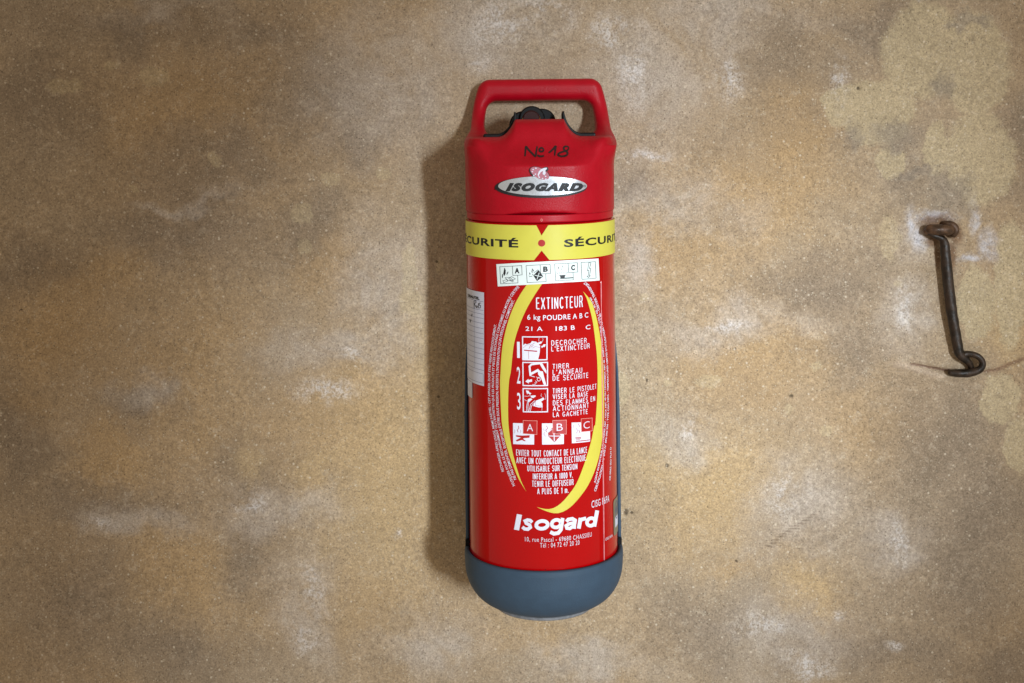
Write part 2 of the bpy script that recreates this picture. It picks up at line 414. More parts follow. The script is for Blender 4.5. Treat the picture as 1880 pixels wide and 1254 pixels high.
V, Fq = surface_net(cap_sdf, (-.094, -.094, ZSEAM-.004), (  .094, .100, HT+.006), h)
# relax a little, then move to final normals
full = mesh('cap_full', V, [tuple(int(i) for i in q) for q in Fq])
bm = bmesh.new(); bm.from_mesh(full); keep = ZSEAM+.0015
for _ in range(3): bmesh.ops.smooth_vert(bm, verts=[v for v in bm.verts if v.co.z > keep], factor=.5, use_axis_x=True, use_axis_y=True, use_axis_z=True)
bmesh.ops.recalc_face_normals(bm, faces=bm.faces); bm.to_mesh(full); bm.free()
nv = np.empty(len(full.vertices)*3); full.vertices.foreach_get('normal', nv); nv = nv.reshape(-1, 3)
vc = np.empty(len(full.vertices)*3); full.vertices.foreach_get('co', vc); vc = vc.reshape(-1, 3)
CAPTREE = BVHTree.FromPolygons([tuple(v) for v in vc], [tuple(p.vertices) for p in full.polygons])
fq = np.array([tuple(p.vertices) for p in full.polygons]); fz = vc[fq][:, :, 2].mean(1)
def sub_mesh(name, sel, mat, parent):
    q = fq[sel]; used = np.unique(q); rm = -np.ones(len(vc), int); rm[used] = np.arange(len(used))
    me = mesh(name, vc[used], [tuple(int(i) for i in r) for r in rm[q]])
    o = link(name, me, mat, parent); me.normals_split_custom_set_from_vertices([tuple(n) for n in nv[used]]); return o
hsel = (fz > HB+.002) & ((np.abs(vc[fq][:, :, 0].mean(1)) > .052) | (fz > ZTG+.010))
cap = sub_mesh('cap', ~hsel, M['cap'], ext)
sub_mesh('handle', hsel, M['cap'], cap)
bpy.data.meshes.remove(full)

# black liner standing behind the red face, with its little horns
def liner_sdf(X, Y, Z):
    tl = topline(X*.985)+.0030+.0052*np.exp(-((np.abs(X)-.0262)/.0021)**2)
    d = np.maximum(np.abs(X)-.0600, (Z-tl)*.55)
    d = np.maximum(d, np.abs(Y+.006)-.013); d = np.maximum(d, ZSH-.012-Z)
    inner = np.maximum(np.abs(X)-.0245, -(Z-ZSH-.004))
    return np.maximum(d, -inner)
V, Fq = surface_net(liner_sdf, (-.078, -.024, ZSH-.014), (.078, .012, ZTG+.016), .0009)
lin = link('valve_shroud', mesh('valve_shroud', V, [tuple(int(i) for i in q) for q in Fq]), M['black'], ext)
# valve: gauge-like black drum with a dark red disc, and a second drum behind
def drum(name, px, py, rpx, y0, y1, mat, parent, bev=.0012, n=48):
    d = AY+y0-CAM.y; x = (px-CX)*d/F-AX+.0052; z = CAM.z-(py-HY)*d/F-Z0; r = rpx*d/F
    prof = [(0, y0), (r-bev, y0), (r, y0+bev), (r, y1-bev), (r-bev, y1), (0, y1)]
    v = []; f = []
    for i in range(n):
        a = 2*math.pi*i/n
        for rr, yy in prof: v.append((x+rr*math.cos(a), yy, z+rr*math.sin(a)))
    k = len(prof)
    for i in range(n):
        for q in range(k-1): f.append((i*k+q, i*k+q+1, ((i+1) % n)*k+q+1, ((i+1) % n)*k+q))
    me = mesh(name, v, f); bm = bmesh.new(); bm.from_mesh(me); bmesh.ops.remove_doubles(bm, verts=bm.verts, dist=1e-6); bmesh.ops.recalc_face_normals(bm, faces=bm.faces); bm.to_mesh(me); bm.free()
    return link(name, me, mat, parent, smooth=False)
valve = drum('valve', 978, 218, 23.5, -.004, .030, M['black'], ext)
drum('valve_disc', 976.5, 219, 16.5, -.0055, -.002, M['disc'], valve)
ring = drum('brass_washer', 976.5, 221, 18.2, -.0048, -.001, M['brass'], valve)
drum('valve', 997, 224, 24.5, .012, .045, M['black'], ext)
drum('valve', 962, 230, 26, .000, .040, M['black'], ext)

# ------------------------------------------------------------------ collar, tank, foot
ZL = zs(398); ZT1 = zs(401); 
lathe('collar', [(.060, ZSEAM+.0005), (.0786, ZSEAM+.0005), (.0790, ZSEAM-.0006), (.0790, ZL+.001), (.0782, ZL), (.060, ZL)], M['collar'], ext, 192)
tank = lathe('tank', [(.070, ZL-.0004), (.0770, ZL-.0004), (.0797, ZL-.0022), (.0797, .046), (.078, .030), (.070, .018), (.05, .010), (0, .008)], M['tank'], ext, 256)
ZR = .0640
prof = [(.0803, ZR-.012), (.0803, ZR-.0012), (.0812, ZR), (.0838, ZR), (.0853, ZR-.0014), (.0856, ZR-.006), (.0852, ZR-.014)]
for i in range(1, 15):
    a = i/14*math.pi/2; prof.append((.045+.0402*math.cos(a)**.90, .0060+(ZR-.0200)*(1-math.sin(a)**1.0)+.0))
prof += [(.030, .0055), (0, .0055)]
foot = lathe('rubber_foot', prof, M['grey'], ext, 192)
lathe('base_ring', [(0, .0052), (.052, .0052), (.0528, .0040), (.0522, .0020), (0, .0018)], simple('worn_grey_rubber', (.20, .20, .21), .6, .3, var=.2, vs=200), foot, 128)
# grey rear cradle rising from the foot, its edges just showing past the tank
def cradle():
    v = []; f = []; n = 40; m = 30
    zt, zb = zs(600, 1.56), ZR-.004
    for lay, r in ((0, .0846), (1, .0812)):
        for j in range(m+1):
            t = j/m; z = zb+(zt-zb)*t
            a0 = 94+10*max(0, t-.80)/.2
            for i in range(n+1):
                a = math.radians(a0+(360-2*a0)*i/n); rr = r-(.0022*max(0, t-.6)/.4 if lay == 0 else .0)
                v.append((rr*math.sin(a), -rr*math.cos(a), z))
    K = (m+1)*(n+1); g = lambda l, j, i: l*K+j*(n+1)+i
    for j in range(m):
        for i in range(n):
            f.append((g(0, j, i), g(0, j, i+1), g(0, j+1, i+1), g(0, j+1, i))); f.append((g(1, j, i), g(1, j+1, i), g(1, j+1, i+1), g(1, j, i+1)))
        f.append((g(0, j, 0), g(0, j+1, 0), g(1, j+1, 0), g(1, j, 0))); f.append((g(0, j, n), g(1, j, n), g(1, j+1, n), g(0, j+1, n)))
    for i in range(n):
        f.append((g(0, m, i), g(0, m, i+1), g(1, m, i+1), g(1, m, i))); f.append((g(0, 0, i), g(1, 0, i), g(1, 0, i+1), g(0, 0, i+1)))
    return link('rear_cradle', mesh('rear_cradle', v, f), M['grey'], ext)
cr = cradle(); 
for s in (-1, 1):   # small black clips where the cradle meets the foot
    bm = bmesh.new(); bmesh.ops.create_cube(bm, size=1, matrix=Matrix.Translation((s*.0822, .010, ZR+.001))@Matrix.Diagonal((.0052, .016, .013, 1)))
    bmesh.ops.bevel(bm, geom=bm.edges[:], offset=.0012, segments=2, affect='EDGES')
    me = bpy.data.meshes.new('clip'); bm.to_mesh(me); bm.free(); link('clip', me, M['black'], ext, False)
# hidden wall hook that carries it
bm = bmesh.new()
bmesh.ops.create_cube(bm, size=1, matrix=Matrix.Translation((0, .098, .33))@Matrix.Diagonal((.030, .014, .10, 1)))
bmesh.ops.create_cube(bm, size=1, matrix=Matrix.Translation((0, .087, .30))@Matrix.Diagonal((.024, .020, .012, 1)))
me = bpy.data.meshes.new('mounting_bracket'); bm.to_mesh(me); bm.free(); link('mounting_bracket', me, M['black'], ext, False)

# ------------------------------------------------------------------ yellow security band
RB = .0806
def safety_band():
    zt, zb = zc(413.7, RB), zc(477.6, RB)
    un = lambda px, py: uz(px, py, RB)
    P = math.pi*RB*.93
    top = [(-P, zt), un(984.6, 413.6), un(994.2, 432.5), un(1006.5, 413.6), (P, zt)]
    bot = [(P, zb), un(1008.5, 477.6), un(994.4, 460), un(980.5, 477.6), (-P, zb)]
    top[1] = (top[1][0], zt); top[3] = (top[3][0], zt); bot[1] = (bot[1][0], zb); bot[3] = (bot[3][0], zb)
    pts = top+bot
    # dot hole: split at u of dot
    d = Decal(RB); d.poly(pts, True)
    return d.build('safety_band', M['yellow'], ext, 0)
sb = safety_band(); 
sm = sb.modifiers.new('thickness', 'SOLIDIFY'); sm.thickness = .0005; sm.offset = -1; es = sb.modifiers.new('crisp_rim', 'EDGE_SPLIT'); es.split_angle = math.radians(40)
d = Decal(RB); d.poly([(994.4+6.7*math.cos(a), 446.4+6.4*math.sin(a)) for a in [i*math.pi/12 for i in range(24)]]); d.build('red_dot', M['red_ink'], sb, .00012)
def band_word(u0, u1, y_t, y_b):
    v, f = text_mesh('SÉCURITÉ', .030, space=1.10); lo = v.min(0); hi = v.max(0); w = (v-lo)/(hi-lo)
    zb, zt = zc(y_b, RB), zc(y_t, RB)
    flat_to_cyl('band_lettering', [(u0+(u1-u0)*a, zb+(zt-zb)*b) for a, b in w], f, M['black_ink'], sb, .00015, base=RB)
uR = uz(1035.5, 441, RB)[0]; uL = uz(951.5, 441, RB)[0]; WL = math.radians(77)*RB
band_word(uR, uR+WL, 437, 455); band_word(uL-WL, uL, 437, 455)

# ------------------------------------------------------------------ badge on the cap
RC = .0815
def ell(cx, cy, rx, ry, rot=0, n=48, a0=0, a1=360):
    c, s_ = math.cos(math.radians(rot)), math.sin(math.radians(rot)); o = []
    for i in range(n):
        a = math.radians(a0+(a1-a0)*i/n); x, y = rx*math.cos(a), ry*math.sin(a); o.append((cx+x*c-y*s_, cy+x*s_+y*c))
    return o
def on_cap(name, v2, faces, mat, parent, off, step=5.0):
    """flat shape in photo pixels laid on the real cap surface"""
    bm = bmesh.new(); vs = [bm.verts.new((x, 0, y)) for x, y in v2]
    for f in faces:
        try: bm.faces.new([vs[i] for i in f])
        except ValueError: pass
    xs = [x for x, y in v2]; k = math.ceil(min(xs)/step)
    while k*step < max(xs):
        bmesh.ops.bisect_plane(bm, geom=bm.verts[:]+bm.edges[:]+bm.faces[:], plane_co=(k*step, 0, 0), plane_no=(1, 0, 0)); k += 1
    cache = []
    for v in bm.verts:
        o_, d_ = ray(v.co.x, min(max(v.co.z, 323), 372)); dn = d_.normalized(); h_ = CAPTREE.ray_cast(o_, dn)
        nn = Vector((h_[1].x, h_[1].y, 0)).normalized(); p = h_[0]+nn*off
        if v.co.z < 323 or v.co.z > 372:      # keeps straight where the face starts to lean back
            p = p+Vector((0, 0, -(v.co.z-min(max(v.co.z, 323), 372))*.000558))
        cache.append((v, p))
    for v, p in cache: v.co = p
    bm.normal_update()
    for f in bm.faces:
        c = f.calc_center_median()
        if f.normal.x*c.x+f.normal.y*c.y < 0: f.normal_flip()
    me = bpy.data.meshes.new(name); bm.to_mesh(me); bm.free()
    return link(name, me, mat, parent)
class CapDecal(Decal):
    def poly(s, pts, uvs=False):
        k = len(s.v); s.f += [tuple(k+i for i in t) for t in ngon(pts)]; s.v += [tuple(p) for p in pts]; return s
    def build(s, name, mat, parent, off): return on_cap(name, s.v, s.f, mat, parent, off)
bd = CapDecal(); bd.poly(ell(993, 343.5, 83, 19.8, 0)); bd.poly(ell(991, 319, 20.5, 11, 27)); bd.poly(ell(1001, 311.5, 6.5, 4.5, -30))
badge = bd.build('badge', M['black_ink'], ext, .0016); m_ = badge.modifiers.new('thickness', 'SOLIDIFY'); m_.thickness = .0030; m_.offset = -1; es = badge.modifiers.new('crisp_rim', 'EDGE_SPLIT'); es.split_angle = math.radians(40)
CapDecal().poly(ell(996, 341.2, 80, 17.6, 0)).build('badge_plate', M['silver'], badge, .0018)
CapDecal().poly(ell(991, 318, 18.6, 9.4, 27)).build('badge_emblem', M['pinkleaf'], badge, .0021)
lf = CapDecal(); lf.poly([(987, 321), (989, 315), (993, 310.5), (999, 308), (1004, 307.5), (1004, 310), (1001, 313), (1002, 318), (999, 322), (996, 319), (997, 313.5), (993, 315.5), (990, 320), (988.5, 325)])
for x, y in ((979, 311), (984, 308.6), (977.5, 315), (983, 319.5), (990, 325), (996, 327.5), (1001.5, 323.5), (1002, 328.5), (980, 322)): lf.poly(ell(x, y, 1.5, 1.2, 0, 10))
lf.build('emblem_marks', M['white_ink'], badge, .0024)
v, f = text_mesh('ISOGARD', .088, .35, 1.27); lo = v.min(0); hi = v.max(0); w = (v-lo)/(hi-lo)
on_cap('badge_lettering', [(929+140*a_, 351.2-15.6*b_) for a_, b_ in w], f, M['black_ink'], badge, .0021)
CapDecal().line(ell(1071.5, 341.5, 1.7, 1.7, 0, 10), .6, True).build('badge_lettering', M['black_ink'], badge, .0021)
Decal(.0790).line(ell(994.3, 404, 1.6, 2.2, 0, 12), .7, True).build('moulded_mark', M['pink_ink'], ext, .0002)

# hand-written number: strokes laid on the cap surface
def z1(x, y): return (820+x/5.53, 130+y/5.53)
def strokes_on_cap(strokes, w, mat, name, parent):
    v = []; f = []
    for st in strokes:
        P = [Vector(z1(*p)) for p in st]; Q = []
        for i in range(len(P)-1):
            p0, p1, p2, p3 = P[max(i-1, 0)], P[i], P[i+1], P[min(i+2, len(P)-1)]
            for k in range(5):
                t = k/5; Q.append(.5*((2*p1)+(-p0+p2)*t+(2*p0-5*p1+4*p2-p3)*t*t+(-p0+3*p1-3*p2+p3)*t**3))
        Q.append(P[-1]); base = len(v); ok = []
        for i, q in enumerate(Q):
            dd = (Q[min(i+1, len(Q)-1)]-Q[max(i-1, 0)])
            if dd.length < 1e-6: dd = Vector((1, 0))
            dd.normalize(); n = Vector((-dd.y, dd.x))*w/2*(.65+.5*math.sin(math.pi*(i+1)/(len(Q)+1))**.5)
            for sgn in (1, -1):
                e = q+n*sgn; o_, d_ = ray(e.x, e.y); hit = CAPTREE.ray_cast(o_, d_.normalized())
                p = hit[0] if hit[0] is not None else o_+d_*1.45
                nn = hit[1] if hit[0] is not None else Vector((0, -1, 0))
                v.append(p-d_.normalized()*.0004)
        for i in range(len(Q)-1): f.append((base+2*i, base+2*i+1, base+2*i+3, base+2*i+2))
    return link(name, mesh(name, v, f), mat, parent)
strokes_on_cap([
    [(795, 868), (800, 820), (806, 770), (830, 800), (865, 835), (902, 868), (910, 820), (920, 766)],
    [(985, 800), (968, 782), (945, 792), (944, 812), (962, 820), (980, 812), (985, 798)],
    [(935, 852), (930, 862), (955, 868), (990, 863)],
    [(1035, 832), (1060, 815), (1090, 785), (1108, 766), (1102, 810), (1096, 862)],
    [(1243, 782), (1225, 768), (1198, 770), (1188, 790), (1205, 812), (1228, 832), (1215, 858), (1170, 868), (1132, 856), (1145, 835), (1185, 820), (1225, 805), (1243, 784)],
], 3.3, M["marker"], 'handwritten_number', cap)

# ------------------------------------------------------------------ printing on the tank
L1, L2, L3, L4 = .00025, .00036, .00047, .00058
def z3(*P): return [(840+x/5.70, 470+y/5.70) for x, y in P]
def z4(*P): return [(840+x/6.065, 600+y/6.065) for x, y in P]
def z5(*P): return [(840+x/6.065, 760+y/6.065) for x, y in P]
def zp(*P): return [(940+x/6.967, 600+y/6.967) for x, y in P]     # pictogram close-up
def za(*P): return [(920+x/7.376, 750+y/7.376) for x, y in P]
def zk(*P): return [(900+x/8.952, 470+y/8.952) for x, y in P]     # sticker close-up
left_in = z3((890, 285), (800, 420), (710, 580), (640, 750), (590, 930), (560, 1200))+z4((575, 600), (565, 800), (565, 1000))+z5((570, 130), (585, 260), (615, 430), (660, 600), (710, 750), (765, 862))
left_out = z3((735, 285), (640, 430), (560, 600), (500, 800), (465, 1000), (450, 1250))+z4((475, 600), (480, 800), (490, 1000))+z5((495, 100), (520, 250), (560, 400), (620, 570), (680, 720), (765, 862))
band_strip('yellow_swoosh', left_out, left_in, M['yellow_ink'], tank, L1)
r_in = z3((1311, 368), (1348, 440), (1384, 560), (1412, 680), (1436, 850), (1457, 1050))+z4((1558, 560), (1552, 800), (1532, 1090))+z5((1520, 130), (1492, 280), (1450, 430), (1398, 590), (1325, 770), (1240, 895), (1150, 995), (1060, 1050), (980, 1058), (880, 1035))
r_out = z3((1311, 368), (1395, 470), (1430, 560), (1465, 700), (1500, 900), (1520, 1100))+z4((1625, 600), (1630, 800), (1626, 1090))+z5((1620, 130), (1605, 300), (1580, 450), (1530, 620), (1460, 780), (1380, 900), (1280, 1015), (1200, 1075), (1110, 1106), (1020, 1093), (940, 1062), (880, 1035))
band_strip('yellow_swoosh', r_in, r_out, M['yellow_ink'], tank, L1)

WI = M['white_ink']
T = lambda s, x0, x1, yt, yb, b=.02, sh=0., sp=1., sl=0.: text(s, x0, x1, yt, yb, WI, tank, L2, b*.35, sh, sp*1.10, slope=sl)
narrow('EXTINCTEUR', 983.5, 1070, 545.5, 566.5, 2.0, WI, tank, L2)
T('6 kg', 968, 992, 577.5, 590, .03); T('POUDRE A B C', 997, 1079.5, 577, 586.5, .03)
T('21 A', 965, 996, 599.5, 607.5, .03); T('183 B', 1020, 1055, 598.2, 606.5, .035); T('C', 1075, 1083.5, 596.5, 604.5, .02)
T('1', 949.5, 954.5, 627.5, 657, .02); T('2', 949, 955.5, 673.5, 704, .02); T('3', 949.5, 956, 721, 752, .02)
narrow('DECROCHER', 1011.5, 1077, 623.5, 632.5, 1.15, WI, tank, L2); narrow("L'EXTINCTEUR", 1011.5, 1082.5, 634, 643, 1.15, WI, tank, L2)
narrow('TIRER', 1014, 1044.5, 667.8, 676.5, 1.15, WI, tank, L2); narrow("L'ANNEAU", 1014, 1069, 677.5, 686.5, 1.15, WI, tank, L2); narrow('DE SECURITE', 1014, 1080, 687.8, 697, 1.15, WI, tank, L2)
narrow('TIRER LE PISTOLET', 1014, 1095, 710.5, 719.5, 1.15, WI, tank, L2); narrow('VISER LA BASE', 1014.5, 1079.5, 722.2, 730.8, 1.15, WI, tank, L2)
narrow('DES FLAMMES EN', 1014.5, 1092.5, 732.6, 741.6, 1.15, WI, tank, L2); narrow('ACTIONNANT', 1014.5, 1081, 743.5, 752.5, 1.15, WI, tank, L2); narrow('LA GACHETTE', 1014.5, 1079, 755, 763.5, 1.15, WI, tank, L2)
narrow('EVITER TOUT CONTACT DE LA LANCE', 947.5, 1078, 826.5, 837.5, 1.15, WI, tank, L2); narrow('AVEC UN CONDUCTEUR ELECTRIQUE.', 948, 1077.5, 840.5, 851.5, 1.15, WI, tank, L2)
narrow('UTILISABLE SUR TENSION', 968, 1060, 854.7, 865, 1.15, WI, tank, L2); narrow('INFERIEUR A 1000 V.', 978, 1051.5, 869, 879.5, 1.15, WI, tank, L2)
narrow('TENIR LE DIFFUSEUR', 976.5, 1053, 882.3, 893, 1.15, WI, tank, L2); narrow('A PLUS DE 1 m.', 986, 1044, 896, 906.5, 1.15, WI, tank, L2)
def z6(*P): return [(840+x/5.453, 920+y/5.453) for x, y in P]
def sl(P, y0): return [(x-(y-y0)*.14, y) for x, y in P]
lg = Decal()
strip(lg, z6((592, 288), (621, 133)), 9.4)
strip(lg, z6((748, 212), (728, 193), (700, 188), (678, 198), (690, 222), (722, 238), (730, 262), (705, 281), (672, 277), (650, 258)), 6.0)
strip(lg, z6(*sl(arc(846, 237, 57, 39, 0, 360, 22), 237)), 6.6)
strip(lg, z6(*sl(arc(988, 225, 45, 38, 0, 360, 22), 225)), 6.4); strip(lg, z6((1052, 168), (1034, 285), (1008, 318), (965, 326), (928, 308)), 6.6)
strip(lg, z6((1088, 205), (1108, 183), (1148, 176), (1176, 192), (1168, 235), (1166, 276)), 6.4); strip(lg, z6((1170, 216), (1118, 226), (1086, 246), (1094, 270), (1122, 274), (1160, 248)), 6.0)
strip(lg, z6((1230, 168), (1212, 274)), 7.0); strip(lg, z6((1220, 205), (1242, 182), (1286, 172)), 6.6)
strip(lg, z6(*sl(arc(1334, 208, 40, 38, 0, 360, 22), 208)), 6.4); strip(lg, z6((1396, 93), (1366, 254)), 7.0)
lg.build('lettering', M['white_ink'], tank, L2)
T('10, rue Pascal - 69680 CHASSIEU', 964, 1086, 985.5, 995, -.01, 0, 1.06); T('Tél : 04 72 47 20 20', 991.5, 1063.5, 995.5, 1004, -.01, 0, 1.06)
T('CISG P6PA', 1085.5, 1118, 915, 928, .01); T('CISG P6PA', 1111, 1124, 984.5, 989.5, .02)
HS = .0037
text_path("RECHARGER APRES USAGE, MEME PARTIEL - CET APPAREIL DOIT ETRE VERIFIE PERIODIQUEMENT.", z5((510, 640), (470, 500), (430, 300), (395, 100))+z4((362, 880), (360, 500))+z3((372, 900), (402, 715)), HS, WI, tank, L2, .008)
text_path("N'UTILISER POUR LE RECHARGEMENT OU L'ENTRETIEN QUE LES PRODUITS ET PIECES DE RECHANGE CONFORMES AU MODELE CERTIFIE", z5((632, 800), (560, 620), (500, 440), (455, 250), (422, 80))+z4((400, 860), (402, 480))+z3((405, 900), (455, 690), (540, 460), (640, 318)), HS, WI, tank, L2, .008)
text_path("NE PAS DEMONTER, SUSCEPTIBLE D'ETRE SOUS PRESSION, NECESSITE L'INTERVENTION D'UN PERSONNEL COMPETENT.", z5((645, 730), (585, 570), (540, 420), (495, 220))+z4((462, 1060), (446, 800), (448, 480))+z3((450, 880), (500, 690), (588, 460)), HS, WI, tank, L2, .008)
def zr(*P): return [(1060+x/4.82, 500+y/4.82) for x, y in P]
def zq(*P): return [(1060+x/4.32, 720+y/4.32) for x, y in P]
text_path("AGENT EXTINCTEUR 6 Kg POUDRE ABC : CECA ABC 40 OU CENTRIMAX ABC 40 - AGENT PROPULSEUR : CO2 + N2 - PS 13 bar", zq((137, 720), (175, 560), (200, 420), (215, 300), (224, 150))+zr((246, 1100), (240, 850), (222, 650), (198, 450), (158, 310), (108, 220)), .0034, WI, tank, L2, .02)
text_path("CERTIFICATION : NF EN3 N° EP6 040 556 - TYPE CISG P6PA - TEMPERATURES LIMITES D'UTILISATION : -30 + 60 - CERTIFIE TRANSPORT", zq((137, 785), (180, 650), (205, 520), (230, 330), (242, 150))+zr((268, 1100), (263, 850), (243, 600), (213, 450), (168, 270), (100, 130), (58, 90)), .0034, WI, tank, L2, .02)
text_path("CE 0062 ISO PLN D", zq((256, 700), (262, 560), (262, 435)), .0036, WI, tank, L2, .02)

# pictograms 1-3
def frame(P, w): 
    d = Decal(); d.line(P, w, True); return d.build('pictogram_frame', WI, tank, L2)
f1 = frame(zp((136, 127), (447, 127), (447, 420), (139, 420)), 2.0)
p = Decal(); p.poly(zp((142, 415), (142, 235), (170, 215), (190, 225), (240, 208), (255, 182), (310, 190), (325, 205), (370, 185), (385, 195), (375, 212), (340, 225), (360, 240), (355, 330), (335, 415)))
p.poly(zp((372, 250), (400, 235), (398, 225), (432, 222), (418, 262), (412, 250), (380, 270)))
p.line(zp((345, 185), (340, 160), (352, 140)), .5).line(zp((385, 190), (398, 165), (392, 145)), .5)
p.build('pictogram', WI, f1, .00045)
p = Decal(); p.line(zp((215, 410), (213, 315)), .6).line(zp((160, 298), (318, 312)), 2.0).line(zp((218, 280), (235, 240), (290, 205)), .7).line(zp((240, 262), (275, 235)), .6).line(zp((145, 268), (180, 238), (235, 222)), .45).line(zp((262, 270), (300, 250), (355, 265)), .45)
p.build('pictogram', M['red_ink'], f1, .00055)
f2 = frame(zp((140, 454), (454, 454), (454, 750), (143, 750)), 2.0)
p = Decal(); p.line(zp((236, 620), (225, 505), (250, 480), (375, 462)), 3.4).line(zp((245, 600), (330, 555), (375, 600)), 4.2).poly(zp((345, 460), (385, 460), (440, 560), (440, 600), (395, 545)))
p.poly(zp((330, 560), (395, 570), (410, 640), (438, 740), (408, 742), (370, 650), (335, 610))); p.line(zp((236, 625), (290, 640)), 1.2)
p.line(ell(*zp((343, 672))[0], 3.0, 3.0, 0, 14), 1.0, True)
p.poly(zp((172, 698), (212, 665), (212, 680), (255, 668), (258, 700), (214, 708), (218, 726)))
p.line(zp((262, 738), (295, 735), (320, 705), (300, 690)), .7).line(zp((290, 720), (305, 705)), .6).line(zp((310, 640), (330, 650), (355, 640)), .7)
p.build('pictogram', WI, f2, .00045)
f3 = frame(zp((143, 788), (454, 788), (454, 1085), (146, 1085)), 2.0)
p = Decal(); p.poly(zp((178, 810), (222, 820), (214, 832), (248, 850), (232, 868), (205, 848), (195, 862)))
p.poly(zp((232, 880), (300, 875), (305, 888), (275, 910), (250, 905))); p.line(zp((160, 885), (195, 888), (232, 880)), .6).line(zp((160, 930), (200, 950)), .6)
p.poly(zp((205, 925), (240, 912), (262, 925), (240, 945), (215, 965), (200, 950)))
p.line(zp((200, 960), (190, 1010), (188, 1078)), .9).line(zp((212, 965), (205, 1020), (207, 1078)), .9).line(zp((290, 945), (240, 990), (215, 1078)), .9).line(zp((300, 960), (250, 1010), (235, 1078)), .9)
p.poly(zp((270, 1010), (305, 945), (385, 912), (398, 900), (415, 925), (385, 948), (372, 955), (390, 985), (390, 1030), (340, 1030))); p.line(zp((385, 1030), (382, 1070)), .6)
p.line(zp((385, 900), (370, 880), (378, 855)), .5).line(zp((425, 930), (432, 890), (418, 850)), .5)
p.build('pictogram', WI, f3, .00045)
Decal().line(zp((302, 955), (300, 1005), (375, 1015)), .5).build('pictogram', M['red_ink'], f3, .00055)

# white squares with A B C
def sq(P, R, ch, cx, cy):
    d = Decal(); d.poly(za(*P)); o = d.build('pictogram_square', WI, tank, L2)
    d = Decal(); d.poly(za(*R)); d.build('letter_tile', M['red_ink'], o, L3)
    Decal().line(za(*R), .75, True).build('letter_tile_rim', M['pink_ink'], o, L4)
    x, y = za((cx, cy))[0]; text(ch, x-5.6, x+5.6, y-6.5, y+6.5, WI, o, L4, -.008, name='tile_letter')
    return o
def red_on(o, fn): d = Decal(); fn(d); d.build('pictogram', M['red_ink'], o, L3)
a = sq([(163, 195), (450, 200), (447, 487), (165, 480)], [(300, 160), (487, 165), (485, 350), (300, 338)], 'A', 392, 257)
red_on(a, lambda d: d.line(za((235, 235), (243, 265), (222, 290), (232, 320)), .9).line(za((183, 285), (190, 310), (182, 335)), .5).line(za((262, 290), (270, 310), (258, 328)), .5)
       .poly(za((205, 360), (290, 365), (390, 360), (385, 395), (320, 400), (205, 380))).poly(za((200, 430), (300, 375), (330, 380), (300, 410), (340, 440), (310, 440), (285, 425), (215, 445))))
b = sq([(553, 200), (850, 195), (848, 480), (555, 487)], [(697, 160), (882, 155), (880, 345), (700, 338)], 'B', 792, 250)
red_on(b, lambda d: d.poly(za((635, 325), (690, 260), (800, 345), (805, 368), (722, 458), (640, 375))).line(za((615, 235), (632, 265), (605, 290), (615, 315)), .9).line(za((575, 270), (582, 300)), .5).line(za((590, 320), (578, 345), (600, 375)), .5))
Decal().line(za((650, 370), (790, 372)), 1.4).line(za((715, 335), (720, 440)), 1.6).line(za((640, 320), (685, 280)), 1.2).build('pictogram', WI, b, L4)
c = sq([(953, 190), (1200, 178), (1203, 445), (957, 470)], [(1080, 138), (1228, 127), (1230, 300), (1085, 315)], 'C', 1153, 222)
red_on(c, lambda d: d.line(za((1005, 395), (1078, 390)), 1.3).line(za((1008, 410), (1075, 405)), 1.1).line(za((1018, 424), (1065, 420)), .8).line(za((1015, 443), (1195, 424)), 1.5)
       .line(za((1045, 205), (1060, 245)), .8).line(za((975, 220), (985, 270)), .5).line(za((1020, 262), (1030, 300), (1020, 335)), .7).line(za((1050, 290), (1065, 330)), .9).line(za((1010, 380), (1020, 365)), .4).line(za((1040, 378), (1040, 360)), .4))

# white fire-class sticker
K = M['black_ink']
st = Decal(); st.poly([(911.9, 484.9), (942.9, 483.1), (973.9, 481.3), (1004.9, 479.6), (1035.9, 477.9), (1066.9, 476.1), (1097.9, 474.4), (1098.5, 487), (1100, 514.7), (1069, 516.7), (1038, 518.4), (1007.3, 520.3), (976.4, 522.2), (945.5, 523.9), (914.6, 525.8), (913.2, 505)])
st = st.build('fire_class_sticker', M['paper'], ext, .0007)
def kd(fn, off=.0009): d = Decal(); fn(d); d.build('sticker_drawing', K, st, off)
kd(lambda d: d.line(zk((165, 175), (370, 165), (520, 155), (528, 308), (455, 315), (460, 440), (180, 455)), .75, True).line(zk((370, 165), (378, 318), (455, 315)), .75)
   .poly(zk((240, 188), (262, 230), (258, 290), (235, 330), (222, 290), (232, 240))).poly(zk((205, 300), (217, 295), (215, 345), (205, 368), (200, 340))).poly(zk((300, 250), (303, 275), (275, 315), (278, 285)))
   .line(zk((215, 405), (280, 385), (295, 410), (230, 438)), .7, True).line(zk((250, 355), (330, 350), (385, 400), (300, 400)), .7, True).line(zk((310, 370), (355, 335), (420, 375), (360, 400)), .7, True).line(zk((320, 400), (380, 425), (385, 400)), .7))
kd(lambda d: d.line(zk((593, 155), (820, 143), (982, 135), (992, 285), (912, 290), (918, 418), (610, 435)), .75, True).line(zk((820, 143), (828, 292), (912, 290)), .75)
   .poly(zk((712, 320), (795, 228), (872, 335), (775, 408), (765, 405))).poly(zk((690, 200), (720, 240), (705, 255), (690, 225))).poly(zk((645, 265), (665, 290), (655, 310), (645, 290))).poly(zk((675, 230), (700, 265), (690, 280)))
   .line(zk((640, 325), (660, 340), (690, 330)), .8).line(zk((720, 270), (760, 245), (785, 225)), .8).line(zk((695, 295), (708, 312)), .8))
